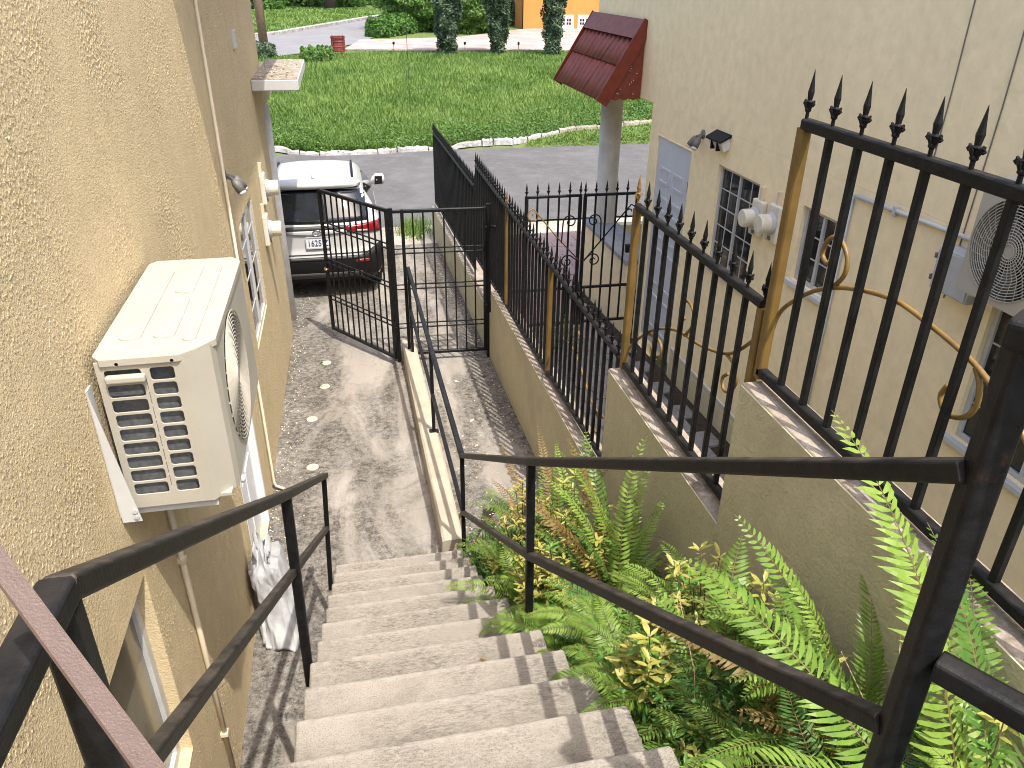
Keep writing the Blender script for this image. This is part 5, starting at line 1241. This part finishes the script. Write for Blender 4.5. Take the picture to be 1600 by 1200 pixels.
# feathery ground cover: one mass
n = 17000; Y = rng.uniform(.3, 4.4, n); X = np.array([stair_right(float(y)) for y in Y])+.02+rng.random(n)*(1.46-np.array([stair_right(float(y)) for y in Y]))
Zc = np.array([bz(float(y)) for y in Y])+rng.random(n)**1.3*(.12+.26*(.5+.5*np.sin(X*9+Y*7)))
o = link('ground_cover', quads_mesh('ground_cover', leaf_cloud(np.stack([X, Y, Zc], 1), rng.uniform(.02, .05, n), .32, .9, np.array([0, 0, .8])), 4), 'cover'); tag(o, 'fine green ground cover filling the planting bed', 'ground cover', kind='stuff')
# dry stalks and grass blades
for i in range(24):
    y = random.uniform(.7, 2.1); x = random.uniform(.95, 1.42); z = bz(y); a = random.uniform(0, 6.28); L_ = random.uniform(.3, .6)
    o = MB().tube([(x, y, z), (x+.25*L_*math.cos(a), y+.25*L_*math.sin(a), z+.5*L_), (x+.75*L_*math.cos(a), y+.75*L_*math.sin(a), z+.72*L_)], [.0028, .002, .001], 4).build('dry_stalk', 'straw' if i % 3 else 'cover', at=(x, y, z))
    tag(o, 'thin dry grass stalk among the ferns at the right' if i % 3 else 'long green grass blade among the ferns at the right', 'stalk', 'dry stalks in the bed' if i % 3 else 'green grass blades in the bed')
# plants growing through the fence foot in the neighbour's yard
for i, (x, y, h) in enumerate(((2.05, 4.6, .3), (2.3, 4.2, .35), (1.95, 3.9, .3), (2.5, 8.6, .35))):
    z = gz(y); S = thing('weed', (x, y, z), ('leafy weed behind the middle fence, far one', 'leafy weed behind the middle fence, by the house wall', 'leafy weed behind the middle fence, nearest us', 'leafy weed at the foot of the spear-topped gate')[i], 'weed'); P_ = rng.normal((x, y, z+h*.5), (.14, .14, h*.25), size=(260, 3)); P_[:, 2] = np.maximum(P_[:, 2], z+.02)
    link('foliage', quads_mesh('foliage', leaf_cloud(P_, rng.uniform(.03, .06, 260), .5), 4), 'shrub', S, -wloc(S)); MB().tube([(x, y, z), (x, y, z+h)], .004, 5).build('stem', 'stem', S)
# fallen leaves and grit
for i in range(10):
    k = random.randint(1, 9); yy = Y1-TREAD*k-random.uniform(.12, .26); xx = random.choice((random.uniform(-.30, -.2), random.uniform(.35, .55))); zz = RISE*k+.006
    o = link('fallen_leaf', quads_mesh('fallen_leaf', leaf_cloud(np.array([[0, 0, 0.0]]), np.array([random.uniform(.025, .05)]), .45, .15, np.array([0, 0, 1.0])), 4), 'fern_brown', None, (xx, yy, zz)); tag(o, 'small dry leaf lying on the concrete steps', 'leaf', 'dry leaves on the steps')
n = 1500; X = np.where(rng.random(n) < .5, -.90+np.abs(rng.normal(0, .10, n)), 1.49-np.abs(rng.normal(0, .16, n))); X = np.where(rng.random(n) < .25, .66+np.abs(rng.normal(0, .2, n)), X); Y = rng.uniform(4.75, 13.5, n); Zg = np.array([gz(float(y)) for y in Y])+.005
o = link('grit', quads_mesh('grit', leaf_cloud(np.stack([X, Y, Zg], 1), rng.uniform(.008, .028, n), .7, .3, np.array([0, 0, 1.0])), 4), 'litter'); tag(o, 'grit and dry litter gathered along the edges of the driveway', 'litter', kind='stuff')
# fallen leaves on the path
for i in range(14):
    x, y = random.uniform(.75, 1.4), random.uniform(4.9, 7.8); z = gz(y)+.006
    V = leaf_cloud(np.array([[x, y, z]]), np.array([random.uniform(.04, .08)]), .4, .15, np.array([0, 0, 1.0]))
    o = link('fallen_leaf', quads_mesh('fallen_leaf', V-np.array([x, y, z]), 4), 'fern_brown' if i % 2 else 'litter', None, (x, y, z)); tag(o, 'small brown fallen leaf on the narrow concrete path' if i % 2 else 'small pale fallen leaf on the narrow concrete path', 'leaf', 'brown fallen leaves on the path' if i % 2 else 'pale fallen leaves on the path')
